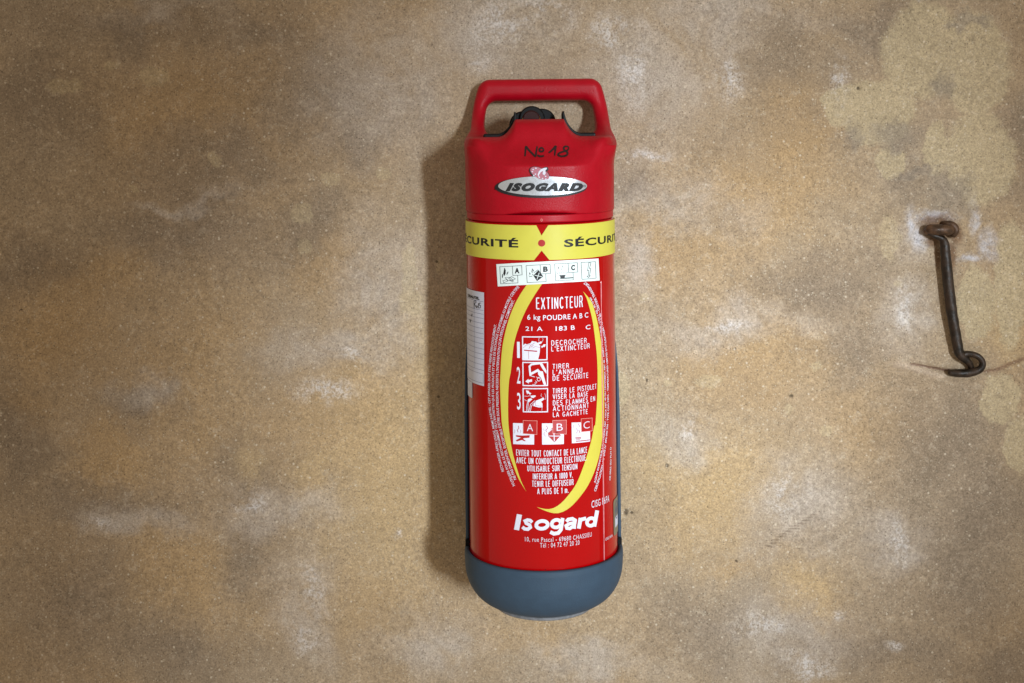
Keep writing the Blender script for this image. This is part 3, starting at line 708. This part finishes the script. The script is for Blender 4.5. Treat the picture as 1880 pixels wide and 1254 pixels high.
kd(lambda d: d.line(zk((1057, 128), (1275, 118), (1425, 108), (1432, 262), (1355, 268), (1362, 390), (1073, 405)), .75, True).line(zk((1275, 118), (1285, 272), (1355, 268)), .75)
   .poly(zk((1130, 315), (1238, 308), (1218, 345), (1225, 355), (1355, 348), (1360, 362), (1225, 372), (1145, 375), (1152, 345))).poly(zk((1105, 160), (1128, 195), (1122, 215), (1112, 190))).poly(zk((1180, 145), (1200, 190), (1185, 185))).poly(zk((1175, 190), (1170, 225), (1162, 220)))
   .line(zk((1090, 270), (1112, 292)), .7).line(zk((1125, 268), (1138, 285)), .7).line(zk((1170, 278), (1172, 266)), .6).line(zk((1200, 280), (1212, 266)), .6).line(zk((1240, 285), (1268, 265)), .7))
kd(lambda d: d.line(zk((1487, 105), (1718, 92), (1730, 362), (1500, 382)), .75, True)
   .line(zk((1612, 108), (1648, 112), (1622, 205), (1645, 205), (1622, 325), (1638, 322), (1608, 355), (1580, 330), (1602, 328), (1612, 235), (1590, 245)), .75, True))
Decal().line(zk((735, 315), (850, 340)), 1.1).line(zk((805, 275), (770, 380)), 1.1).build('sticker_drawing', M['paper'], st, .0011)
for ch, x, y in (('A', 446, 240), ('B', 908, 215), ('C', 1358, 190)):
    X, Y = zk((x, y))[0]; text(ch, X-4.3 if ch != 'C' else X-3.8, X+4.3 if ch != 'C' else X+3.2, Y-5, Y+5, K, st, .0009, .05, name='sticker_letter', slope=.05)

# inspection sticker on the left flank
def z8(*P): return [(840+x/5.02, 510+y/5.02) for x, y in P]
uA = uz(888.9, 540)[0]; uB = uz(859.7, 540)[0]-.012
zt, zb = zc(548), zc(718)
zt = uz(889.5, 537)[1]; zb = uz(886, 708)[1]
d = Decal(); d.poly([(uB, zt), (uA+.0006, zt), (uA-.0010, zb), (uB, zb)], True); ins = d.build('inspection_sticker', M['paper2'], ext, .0007)
d = Decal(); wl = .00032
def hline(zv, u0, u1, w=wl): d.poly([(u0, zv-w/2), (u1, zv-w/2), (u1, zv+w/2), (u0, zv+w/2)], True)
for y in (554, 570, 577, 585, 594, 603.5, 613, 622, 631.5, 641, 650.5, 660, 670, 680):
    hline(uz(889, y)[1]+.0, uB+.001, uA-.0005)
um = uz(872, 600)[0]; z_a = uz(889, 554)[1]; z_b = uz(889, 680)[1]
d.poly([(um, z_b), (um+wl, z_b), (um+wl, z_a), (um, z_a)], True)
d.build('sticker_ruling', M['blue_ink'], ins, .00085)
d = Decal(); x0, x1 = uB+.004, uA-.0022; y0, y1 = uz(886, 686)[1], uz(886, 703)[1]
for (a_, b_, c_, e_) in ((x0, x1, y0, y0), (x0, x1, y1, y1)): d.poly([(a_, c_-wl/2), (b_, c_-wl/2), (b_, c_+wl/2), (a_, c_+wl/2)], True)
d.poly([(x1, y1), (x1+wl, y1), (x1+wl, y0), (x1, y0)], True); d.build('sticker_ruling', M['blue_ink'], ins, .00085)
text('DESAUTEL', 860.5, 881.5, 543, 548.5, K, ins, .0009, .05, name='sticker_letter')
d = Decal(); d.line(z8((160, 280), (158, 215), (172, 208), (178, 225), (162, 240)), .9).line(z8((163, 242), (182, 275)), .9).line(z8((185, 255), (178, 268), (186, 278), (192, 265), (185, 255)), .8)
d.line(z8((200, 235), (200, 278)), .9).line(z8((222, 232), (208, 232), (207, 252), (218, 255), (218, 275), (205, 280)), .9).line(z8((132, 335), (138, 355), (143, 332)), .7).line(z8((120, 380), (126, 410), (130, 385)), .7)
d.build('handwritten_date', K, ins, .0009)
text('Tarom', 875.5, 885, 569.5, 572.5, M['blue_ink'], ins, .0009, .02, name='sticker_letter') if False else None
# small tag below it
d = Decal(); t0, t1 = uz(868, 715)[0], uz(860.3, 715)[0]-.003
d.poly([(t1, uz(866, 702)[1]), (t0, uz(868, 702)[1]), (t0, uz(868, 729)[1]), (t0-.001, uz(868, 731)[1]), (t1, uz(866, 731)[1])], True)
d.build('small_tag', M['paper2'], ext, .0006)
# grey foil mark low on the right
def zf(*P): return [(1060+x/4.32, 720+y/4.32) for x, y in P]
u0, u1 = uz(1125.5, 950)[0], uz(1125.5, 950)[0]+.034; za_, zb_ = uz(1128, 916)[1], uz(1128, 983)[1]
pts = []
for cx_, cz_, s0 in ((u0+.004, zb_+.004, 180), (u1-.004, zb_+.004, 270), (u1-.004, za_-.004, 0), (u0+.004, za_-.004, 90)):
    for k in range(5): a_ = math.radians(s0+k*22.5); pts.append((cx_+.004*math.cos(a_), cz_+.004*math.sin(a_)))
fo = Decal().poly(pts, True).build('foil_label', M['olive'], ext, .0006)
uc = u0+.0125; zc_ = (za_*.66+zb_*.34)
d = Decal()
for k in range(28):
    a_, b_ = 2*math.pi*k/28, 2*math.pi*(k+1)/28
    d.poly([(uc+R_*math.cos(q), zc_+R_*1.25*math.sin(q)) for R_, q in ((.0078, a_), (.0078, b_), (.0066, b_), (.0066, a_))], True)
d.build('foil_mark', M['blue_ink'], fo, .0008)
v, f = text_mesh('NF', .03); lo = v.min(0); hi = v.max(0); w = (v-lo)/(hi-lo)
flat_to_cyl('foil_mark', [(uc-.0045+.009*a_, zc_-.0035+.007*b_) for a_, b_ in w], f, M['blue_ink'], fo, .0008)
Decal().poly([(u0+.005, zb_+.008), (u0+.020, zb_+.008), (u0+.020, zb_+.019), (u0+.005, zb_+.019)], True).build('foil_window', M['paper2'], fo, .0008)

# raised seams of the clear film round the tank
def seam(px0, y0, y1, r, w, mat, name='film_seam', wob=.0002):
    u = uz(px0, (y0+y1)/2)[0]; a = u/RT; z_0, z_1 = uz(px0, y0)[1], uz(px0, y1)[1]; n = 40
    pts = []
    for i in range(n+1):
        t = i/n; aa = a+wob/RT*noise.noise(Vector((t*6, px0, 0)))
        pts.append((r*math.sin(aa), -r*math.cos(aa), z_0+(z_1-z_0)*t))
    return tube(name, pts, [w*(.55+.45*math.sin(math.pi*min(1, (i+2)/6 if i < n/2 else (n-i+1)/4))) if i < 5 or i > n-4 else w for i in range(n+1)], mat, ext, seg=8, sub=2)
seam(1105.5, 516, 1029, RT+.0006, .00072, M['film'])
# ------------------------------------------------------------------ wall
def build_wall():
    def axis(lo, hi, a, b, fine, coarse):
        return np.concatenate([np.arange(lo, a, coarse), np.arange(a, b, fine), np.arange(b, hi+coarse, coarse)])
    p0 = px_plane(-40, 1300); p1 = px_plane(1920, -40)
    xs = axis(-1.9, 1.9, p0.x, p1.x, .0019, .03); zs_ = axis(0.2, 2.6, p0.z, p1.z, .0019, .03)
    X, Z = np.meshgrid(xs, zs_)
    def vn(sc, seed, ox=0, oz=0):
        r = np.random.default_rng(seed); G = r.random((256, 256)); U = (X+7)*sc+ox; Vv = (Z+7)*sc+oz
        i = np.floor(U).astype(int); j = np.floor(Vv).astype(int); fu = U-i; fv = Vv-j; fu = fu*fu*(3-2*fu); fv = fv*fv*(3-2*fv)
        g = lambda a, b: G[a % 256, b % 256]
        return (g(i, j)*(1-fu)*(1-fv)+g(i+1, j)*fu*(1-fv)+g(i, j+1)*(1-fu)*fv+g(i+1, j+1)*fu*fv)-.5
    H = .0050*vn(3.1, 1)+.0030*vn(8, 2)+.0012*vn(24, 3)+.0005*vn(70, 4)+.00035*vn(160, 5)+.00035*vn(330, 6)
    # photo pixel position of each wall point
    PX = (X-CAM.x)/1.64*F+CX; PY = HY-(Z-CAM.z)/1.64*F
    def segd(pts):
        D = np.full(X.shape, 1e9); T_ = np.zeros(X.shape); tot = 0
        for (ax_, ay), (bx, by) in zip(pts, pts[1:]):
            dx, dy = bx-ax_, by-ay; L = math.hypot(dx, dy); t = np.clip(((PX-ax_)*dx+(PY-ay)*dy)/L**2, 0, 1)
            e = np.hypot(PX-ax_-t*dx, PY-ay-t*dy); D = np.where(e < D, e, D)
        return D
    g = segd([(1668, 667), (1690, 671), (1715, 677), (1742, 681), (1775, 684)]); H -= .0045*np.exp(-(g/3.6)**2)*np.clip((PX-1655)/60, 0, 1)
    g2 = segd([(1650, 668), (1690, 678), (1740, 691), (1790, 694)]); H += .0022*np.exp(-(g2/6)**2)
    g = segd([(1800, 684), (1830, 680), (1855, 669), (1885, 657)]); H -= .0022*np.exp(-(g/3.2)**2)
    g = segd([(1405, 1005), (1440, 980), (1500, 940)]); H -= .0012*np.exp(-(g/2.2)**2)
    g = segd([(1125, 290), (1150, 288), (1200, 286)]); H -= .0006*np.exp(-(g/2.2)**2)
    e = np.hypot((PX-1727)/26, (PY-423)/20); H -= .0030*np.exp(-e**4)
    for x, y, r, dpt in ((1576, 162, 4, .003), (1352, 1030, 3, .002), (1188, 700, 3, .002), (1453, 727, 4, .0015), (1150, 940, 8, .0014), (1158, 943, 5, .0015), (243, 349, 6, .001), (90, 327, 5, .0008)):
        H -= dpt*np.exp(-(((PX-x)/r)**2+((PY-y)/r)**2))
    for x, y, rx, ry in CREAM:     # thin flakes stand proud
        e = np.hypot((PX-x)/rx, (PY-y)/ry)+.5*vn(60, 9)*1.2; H += .0005/(1+np.exp((e-1)*14))
    V_ = np.stack([X, -H, Z], -1).reshape(-1, 3); nx = len(xs); nz = len(zs_)
    a = (np.arange(nz-1)[:, None]*nx+np.arange(nx-1)[None]).ravel(); q = np.stack([a, a+1, a+nx+1, a+nx], 1)
    me = bpy.data.meshes.new('plaster_wall'); me.vertices.add(len(V_)); me.vertices.foreach_set('co', V_.ravel())
    me.loops.add(q.size); me.loops.foreach_set('vertex_index', q.ravel().astype(np.int32)); me.polygons.add(len(q))
    me.polygons.foreach_set('loop_start', np.arange(0, q.size, 4, dtype=np.int32)); me.polygons.foreach_set('loop_total', np.full(len(q), 4, dtype=np.int32)); me.update(calc_edges=True)
    return me
# lists of stains, flakes and painted bright zones: photo-measured centre and radii on the wall
CREAM = [(284, 142, 32, 19), (843, 248, 15, 14), (703, 318, 14, 13), (608, 328, 18, 14), (556, 392, 20, 22), (246, 348, 9, 7), (397, 290, 14, 13), (208, 119, 16, 8), (118, 158, 34, 14),
         (810, 490, 8, 14), (752, 500, 14, 55), (757, 555, 22, 26), (560, 452, 14, 14), (1632, 438, 20, 42), (1180, 545, 10, 8), (1497, 673, 13, 11), (1303, 700, 26, 13), (1225, 706, 9, 8),
         (1448, 750, 12, 11), (1515, 790, 12, 9), (1648, 523, 8, 7), (1138, 715, 20, 34)]
CREAMBIG = [(1610, 205, 74, 66), (1635, 300, 30, 32), (1700, 95, 84, 90), (1790, 120, 66, 100), (1800, 290, 66, 84), (1722, 275, 22, 50), (1545, 190, 36, 40), (1855, 520, 30, 120), (1840, 735, 38, 50), (1790, 560, 40, 66), (1875, 820, 32, 50)]
OCHRE = [(430, 200, 110, 80), (360, 640, 120, 170), (100, 600, 120, 120), (60, 740, 60, 50), (360, 1060, 110, 90), (690, 120, 80, 60), (600, 480, 70, 60), (700, 800, 120, 180), (1240, 460, 90, 60), (1400, 350, 120, 60),
         (1400, 660, 160, 90), (1300, 900, 140, 120), (1600, 780, 120, 90), (1500, 1130, 50, 80), (1370, 1040, 70, 30), (170, 520, 160, 60), (560, 1120, 200, 80), (1460, 230, 60, 80), (930, 1180, 120, 50), (200, 830, 80, 60)]
GREY = [(580, 170, 150, 90), (250, 40, 200, 50), (330, 420, 150, 50), (380, 375, 60, 25), (500, 870, 100, 60), (270, 730, 60, 50), (180, 930, 130, 40), (470, 1000, 60, 90), (30, 820, 60, 90), (60, 480, 110, 40), (1600, 40, 120, 40),
        (1440, 120, 90, 80), (1650, 330, 60, 34), (1720, 800, 120, 110), (1760, 1030, 110, 140), (1280, 1150, 110, 60), (1180, 330, 60, 30), (420, 300, 140, 60), (480, 60, 120, 60), (560, 420, 60, 60), (650, 250, 60, 60), (60, 200, 100, 120), (150, 1100, 130, 90), (1800, 950, 80, 120), (1600, 1200, 200, 50), (1850, 1200, 60, 80), (1880, 250, 36, 90), (1500, 520, 110, 60), (320, 1190, 120, 60), (1560, 640, 60, 60)]
WHITE = [(575, 1078, 16, 45), (562, 1160, 32, 40), (460, 925, 28, 14), (185, 963, 26, 14), (600, 720, 50, 22), (1165, 130, 30, 60), (1130, 60, 50, 30), (1335, 140, 24, 40), (1540, 150, 16, 40),
         (1445, 915, 34, 34), (1480, 1225, 44, 32), (1410, 1150, 60, 20), (1538, 1135, 9, 12), (1640, 1185, 18, 9), (1660, 570, 16, 44), (1340, 600, 40, 10), (730, 985, 8, 8), (1690, 0, 16, 8), (990, 30, 60, 30), (1650, 1000, 14, 40), (1265, 780, 18, 22), (660, 650, 40, 14), (1180, 285, 50, 8), (920, 45, 40, 40), (880, 90, 22, 40)]
LIT_SAND = [(690, 900, 130, 220), (790, 640, 40, 120), (1300, 880, 150, 130), (490, 850, 40, 40), (600, 850, 34, 36), (1500, 1090, 50, 60), (1850, 600, 60, 60)]  # sandy plaster tone, lightened to paint in the wall's brightest lit zones
PALE = [(700, 150, 150, 130), (900, 60, 130, 100), (1180, 150, 150, 150), (1250, 370, 130, 50), (1320, 30, 160, 60), (620, 650, 120, 50), (520, 940, 120, 40), (710, 540, 90, 130), (1340, 600, 160, 40), (1470, 940, 90, 80),
        (1630, 980, 60, 60), (1250, 790, 60, 60), (230, 960, 110, 30), (270, 710, 60, 40), (1450, 1180, 120, 70), (565, 1130, 60, 100), (1180, 470, 40, 60), (300, 20, 120, 30), (340, 360, 90, 16), (820, 1190, 120, 50), (1060, 1230, 140, 40), (1650, 590, 50, 60), (1700, 440, 60, 60)]
GREYCRISP = [(1740, 160, 30, 30), (1645, 255, 56, 30), (1748, 345, 48, 40), (1560, 250, 26, 26), (1780, 45, 50, 16), (1700, 325, 60, 14)]
HALO = [(1688, 440, 15, 22), (1700, 402, 20, 12), (1752, 400, 12, 7), (1718, 392, 30, 8), (1815, 452, 16, 26), (1790, 400, 9, 28), (1782, 475, 22, 8), (1672, 412, 10, 26)]
RUSTS = [(1722, 408, 38, 18), (1714, 443, 15, 13), (1756, 430, 13, 24), (1728, 425, 34, 20), (1748, 470, 9, 34), (1722, 470, 7, 26)]
PITS = [(1576, 162, 3.2, 3.6), (1352, 1030, 2.6, 2.6), (1188, 699, 2.2, 4), (1453, 727, 4.5, 3.5), (1150, 941, 5, 7), (1160, 942, 3, 3), (805, 728, 3, 3), (1225, 855, 4, 4), (802, 480, 3, 3), (1350, 640, 2, 3), (40, 568, 3, 2)]
def wall_mat():
    m, nt, b = newmat('stained_ochre_plaster'); co = coords(nt)
    w1 = noise_n(nt, co, 9, 5, .6); w2 = noise_n(nt, co, 45, 4, .65)
    def warp(n, s):
        a = nt.nodes.new('ShaderNodeVectorMath'); a.operation = 'SUBTRACT'; nt.links.new(n.outputs['Color'], a.inputs[0]); a.inputs[1].default_value = (.5, .5, .5)
        c = nt.nodes.new('ShaderNodeVectorMath'); c.operation = 'SCALE'; nt.links.new(a.outputs[0], c.inputs[0]); c.inputs['Scale'].default_value = s; return c.outputs[0]
    def add(a, c):
        n = nt.nodes.new('ShaderNodeVectorMath'); n.operation = 'ADD'; nt.links.new(a, n.inputs[0]); nt.links.new(c, n.inputs[1]); return n.outputs[0]
    soft = add(add(co, warp(w1, .16)), warp(w2, .035)); crisp = add(add(co, warp(w1, .022)), warp(w2, .030)); tight = add(co, warp(w2, .006))
    def blobs(lst, vec, a, z):
        acc = None
        for (x, y, rx, ry) in lst:
            p = px_plane(x, y); k = 1.64/F
            s = nt.nodes.new('ShaderNodeVectorMath'); s.operation = 'SUBTRACT'; nt.links.new(vec, s.inputs[0]); s.inputs[1].default_value = p
            t = nt.nodes.new('ShaderNodeVectorMath'); t.operation = 'MULTIPLY'; nt.links.new(s.outputs[0], t.inputs[0]); t.inputs[1].default_value = (1/(rx*k), 0, 1/(ry*k))
            l = nt.nodes.new('ShaderNodeVectorMath'); l.operation = 'LENGTH'; nt.links.new(t.outputs[0], l.inputs[0])
            acc = l.outputs['Value'] if acc is None else mathn(nt, 'MINIMUM', acc, l.outputs['Value'])
        return mrange(nt, acc, a, z, 1., 0.)
    n0 = noise_n(nt, co, 2.6, 5, .6, .3); n1 = noise_n(nt, co, 7, 6, .62, .5); n2 = noise_n(nt, co, 60, 5, .65)
    n3 = noise_n(nt, co, 26, 7, .72, .3); n4 = noise_n(nt, co, 240, 3, .6); n6 = noise_n(nt, co, 14, 8, .7, .8)
    c = mix(nt, mrange(nt, n0.outputs[0], .34, .66), (.395, .270, .150), (.378, .286, .192))
    c = mix(nt, mathn(nt, 'MULTIPLY', mrange(nt, n1.outputs[0], .40, .68), .45), c, (.310, .232, .160))
    c = mix(nt, mathn(nt, 'MULTIPLY', blobs(OCHRE, soft, .0, 1.7), .60), c, (.420, .272, .130))
    c = mix(nt, mathn(nt, 'MULTIPLY', blobs(GREY, soft, .0, 1.8), .72), c, (.232, .176, .126))
    c = mix(nt, mathn(nt, 'MULTIPLY', blobs(LIT_SAND, soft, .1, 1.5), .58), c, (.500, .352, .185))
    pl = mathn(nt, 'MULTIPLY', blobs(PALE, soft, .0, 1.6), mrange(nt, n6.outputs[0], .30, .62, .25, 1.))
    c = mix(nt, mathn(nt, 'MULTIPLY', pl, .72), c, (.450, .385, .330))
    c = mix(nt, mathn(nt, 'MULTIPLY', blobs(CREAMBIG, crisp, .86, 1.08), .78), c, (.470, .372, .230))
    c = mix(nt, mathn(nt, 'MULTIPLY', blobs(GREYCRISP, add(add(co, warp(w1, .06)), warp(w2, .06)), .35, 1.3), .62), c, (.265, .215, .165))
    c = mix(nt, mathn(nt, 'MULTIPLY', blobs(CREAM, add(co, warp(w2, .022)), .78, 1.12), .45), c, (.490, .385, .235))
    n7 = noise_n(nt, co, 95, 9, .78, .6)
    c = mix(nt, mathn(nt, 'MULTIPLY', mrange(nt, n7.outputs[0], .55, .60), .24), c, (.56, .47, .36))
    c = mix(nt, mathn(nt, 'MULTIPLY', mrange(nt, n7.outputs[0], .445, .395), .26), c, (.17, .125, .085))
    g = mrange(nt, n2.outputs[0], .40, .62, .25, 1.)
    wm = mathn(nt, 'MULTIPLY', blobs(WHITE, crisp, .0, 1.7), mrange(nt, n3.outputs[0], .42, .58))
    wm = mathn(nt, 'MULTIPLY', wm, mrange(nt, n4.outputs[0], .38, .60, .30, 1.))
    c = mix(nt, mathn(nt, 'MULTIPLY', wm, .74), c, (.600, .560, .540))
    c = mix(nt, 1., c, mrange(nt, n3.outputs[0], .3, .7, .91, 1.08, False), 'MULTIPLY')
    c = mix(nt, 1., c, mrange(nt, n6.outputs[0], .3, .7, .93, 1.06, False), 'MULTIPLY')
    hm = mathn(nt, 'MULTIPLY', blobs(HALO, add(co, warp(w2, .026)), .0, 1.7), mrange(nt, n3.outputs[0], .36, .56, .15, 1.))
    c = mix(nt, mathn(nt, 'MULTIPLY', hm, .85), c, (.560, .545, .580))
    c = mix(nt, mathn(nt, 'MULTIPLY', blobs(RUSTS, tight, .35, 1.3), .75), c, (.150, .070, .030))
    def along(pts, st, rr):
        o = []
        for (ax_, ay), (bx, by) in zip(pts, pts[1:]):
            L = math.hypot(bx-ax_, by-ay); o += [(ax_+(bx-ax_)*k*st/L, ay+(by-ay)*k*st/L, st*.9, rr) for k in range(int(L/st)+1)]
        return o
    c = mix(nt, mathn(nt, 'MULTIPLY', blobs(along([(1676, 668), (1700, 673), (1742, 680), (1775, 684)], 8, 2.2), tight, .3, 1.5), .80), c, (.105, .045, .028))
    c = mix(nt, mathn(nt, 'MULTIPLY', blobs(along([(1650, 668), (1690, 679), (1730, 691)], 12, 6), tight, .2, 1.6), .55), c, (.52, .40, .30))
    c = mix(nt, mathn(nt, 'MULTIPLY', blobs(along([(1812, 683), (1835, 677), (1858, 667), (1890, 657)], 9, 2.6), tight, .3, 1.6), .60), c, (.150, .070, .045))
    c = mix(nt, mathn(nt, 'MULTIPLY', blobs(along([(1412, 1002), (1440, 980), (1498, 942)], 9, 1.6), tight, .3, 1.6), .50), c, (.160, .110, .070))
    c = mix(nt, mathn(nt, 'MULTIPLY', blobs(PITS, co, .5, 1.25), .75), c, (.050, .035, .022))
    # sand grain: fine mottling, pale grains, dark grains
    f1 = noise_n(nt, co, 480, 3, .7); f2 = noise_n(nt, co, 190, 3, .6)
    c = mix(nt, 1., c, mrange(nt, f1.outputs[0], .28, .72, .66, 1.34, False), 'MULTIPLY')
    c = mix(nt, 1., c, mrange(nt, f2.outputs[0], .3, .7, .90, 1.10, False), 'MULTIPLY')
    def grains(scale, thr, seedoff, soft_):
        o = nt.nodes.new('ShaderNodeVectorMath'); o.operation = 'ADD'; nt.links.new(co, o.inputs[0]); o.inputs[1].default_value = (seedoff, 0, seedoff*.7)
        v = nt.nodes.new('ShaderNodeTexVoronoi'); v.inputs['Scale'].default_value = scale; nt.links.new(o.outputs[0], v.inputs['Vector'])
        sp = nt.nodes.new('ShaderNodeSeparateColor'); nt.links.new(v.outputs['Color'], sp.inputs[0])
        return mathn(nt, 'MULTIPLY', mrange(nt, v.outputs['Distance'], .18, soft_, 1., 0.), mathn(nt, 'GREATER_THAN', sp.outputs[0], thr))
    c = mix(nt, mathn(nt, 'MULTIPLY', grains(430, .86, 3.1, .42), .50), c, (.62, .54, .42))
    c = mix(nt, mathn(nt, 'MULTIPLY', grains(210, .955, 9.3, .34), .60), c, (.68, .58, .45))
    c = mix(nt, mathn(nt, 'MULTIPLY', grains(380, .88, 5.7, .42), .55), c, (.090, .060, .035))
    nt.links.new(c, b.inputs['Base Color']); b.inputs['Roughness'].default_value = .82; b.inputs['Specular IOR Level'].default_value = .25
    p = bump(nt, b, n3.outputs[0], .45, .004); p = bump(nt, b, f2.outputs[0], .35, .0016, p); bump(nt, b, f1.outputs[0], .55, .0009, p)
    return m
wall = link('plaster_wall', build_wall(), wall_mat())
tag(wall, 'stained ochre and grey plaster wall with sandy grain behind the fire extinguisher', 'wall', 'structure')

# ------------------------------------------------------------------ iron hook and its staple
def pw(px, py, off): return px_plane(px, py, -off)
def z7(x, y, off): return pw(1620+x/3.585, 370+y/3.585, off)
stp = bpy.data.objects.new('eye_staple', None); S.collection.objects.link(stp); stp.location = (0, 0, 0)
stp.location = z7(370, 190, 0)
tag(stp, 'rusty iron staple set in the wall, ringed with white bloom and rust stain', 'staple')
hb = bpy.data.objects.new('hook_bar', None); S.collection.objects.link(hb); hb.location = z7(430, 240, .01)
tag(hb, 'dark iron hook bar hanging down from the staple, with a curled lower end', 'hook')
def rel(o, P): return [p-o.location for p in P]
tube('staple_loop', rel(stp, [z7(296, 190, -0.0120), z7(300, 186, 0.0033), z7(312, 184, 0.0094), z7(350, 186, 0.0121), z7(400, 188, 0.0127), z7(436, 188, 0.0099), z7(448, 188, 0.0022), z7(450, 188, -0.0120)]),
     [.0042, .0045, .0056, .0062, .0064, .0058, .0050, .0045], M['rust'], stp, seg=18, rough=.10)
tube('staple_loop', rel(stp, [z7(392, 150, -0.0080), z7(415, 146, 0.0017), z7(452, 150, 0.0044), z7(474, 168, 0.0055), z7(482, 195, 0.0055), z7(466, 222, 0.0044)]), [.0030, .0034, .0040, .0044, .0042, .0034], M['rust'], stp, seg=16, rough=.08)
tube('hook_shank', rel(hb, [z7(300, 205, 0.0088), z7(345, 226, 0.0088), z7(392, 245, 0.0088), z7(408, 275, 0.0094), z7(414, 330, 0.0099), z7(420, 400, 0.0099), z7(430, 500, 0.0099), z7(441, 600, 0.0099), z7(456, 720, 0.0099), z7(474, 830, 0.0099), z7(490, 920, 0.0099), z7(502, 985, 0.0099), z7(522, 1020, 0.0099), z7(556, 1046, 0.0088), z7(580, 1078, 0.0072), z7(588, 1112, 0.0055)]),
     [0.0021, 0.0030, 0.0039, 0.0051, 0.0058, 0.0060, 0.0062, 0.0063, 0.0062, 0.0060, 0.0059, 0.0058, 0.0049, 0.0043, 0.0037, 0.0034], M['iron'], hb, seg=22, rough=.09)
tube('hook_curl', rel(hb, [z7(528, 1012, 0.0094), z7(560, 1004, 0.0099), z7(600, 1008, 0.0116), z7(638, 1026, 0.0127), z7(660, 1062, 0.0127), z7(650, 1096, 0.0121), z7(615, 1118, 0.0110), z7(560, 1130, 0.0099), z7(500, 1130, 0.0088), z7(445, 1128, 0.0072)]),
     [0.0041, 0.0036, 0.0034, 0.0034, 0.0036, 0.0039, 0.0045, 0.0047, 0.0045, 0.0033], M['iron'], hb, seg=18, rough=.09)
tube('hook_eye', rel(hb, [z7(300, 205, 0.0088), z7(286, 196, 0.0072), z7(292, 180, 0.0050), z7(318, 172, 0.0033)]), [0.0023, 0.0028, 0.0028, 0.0023], M['rust'], hb, seg=14, rough=.09)
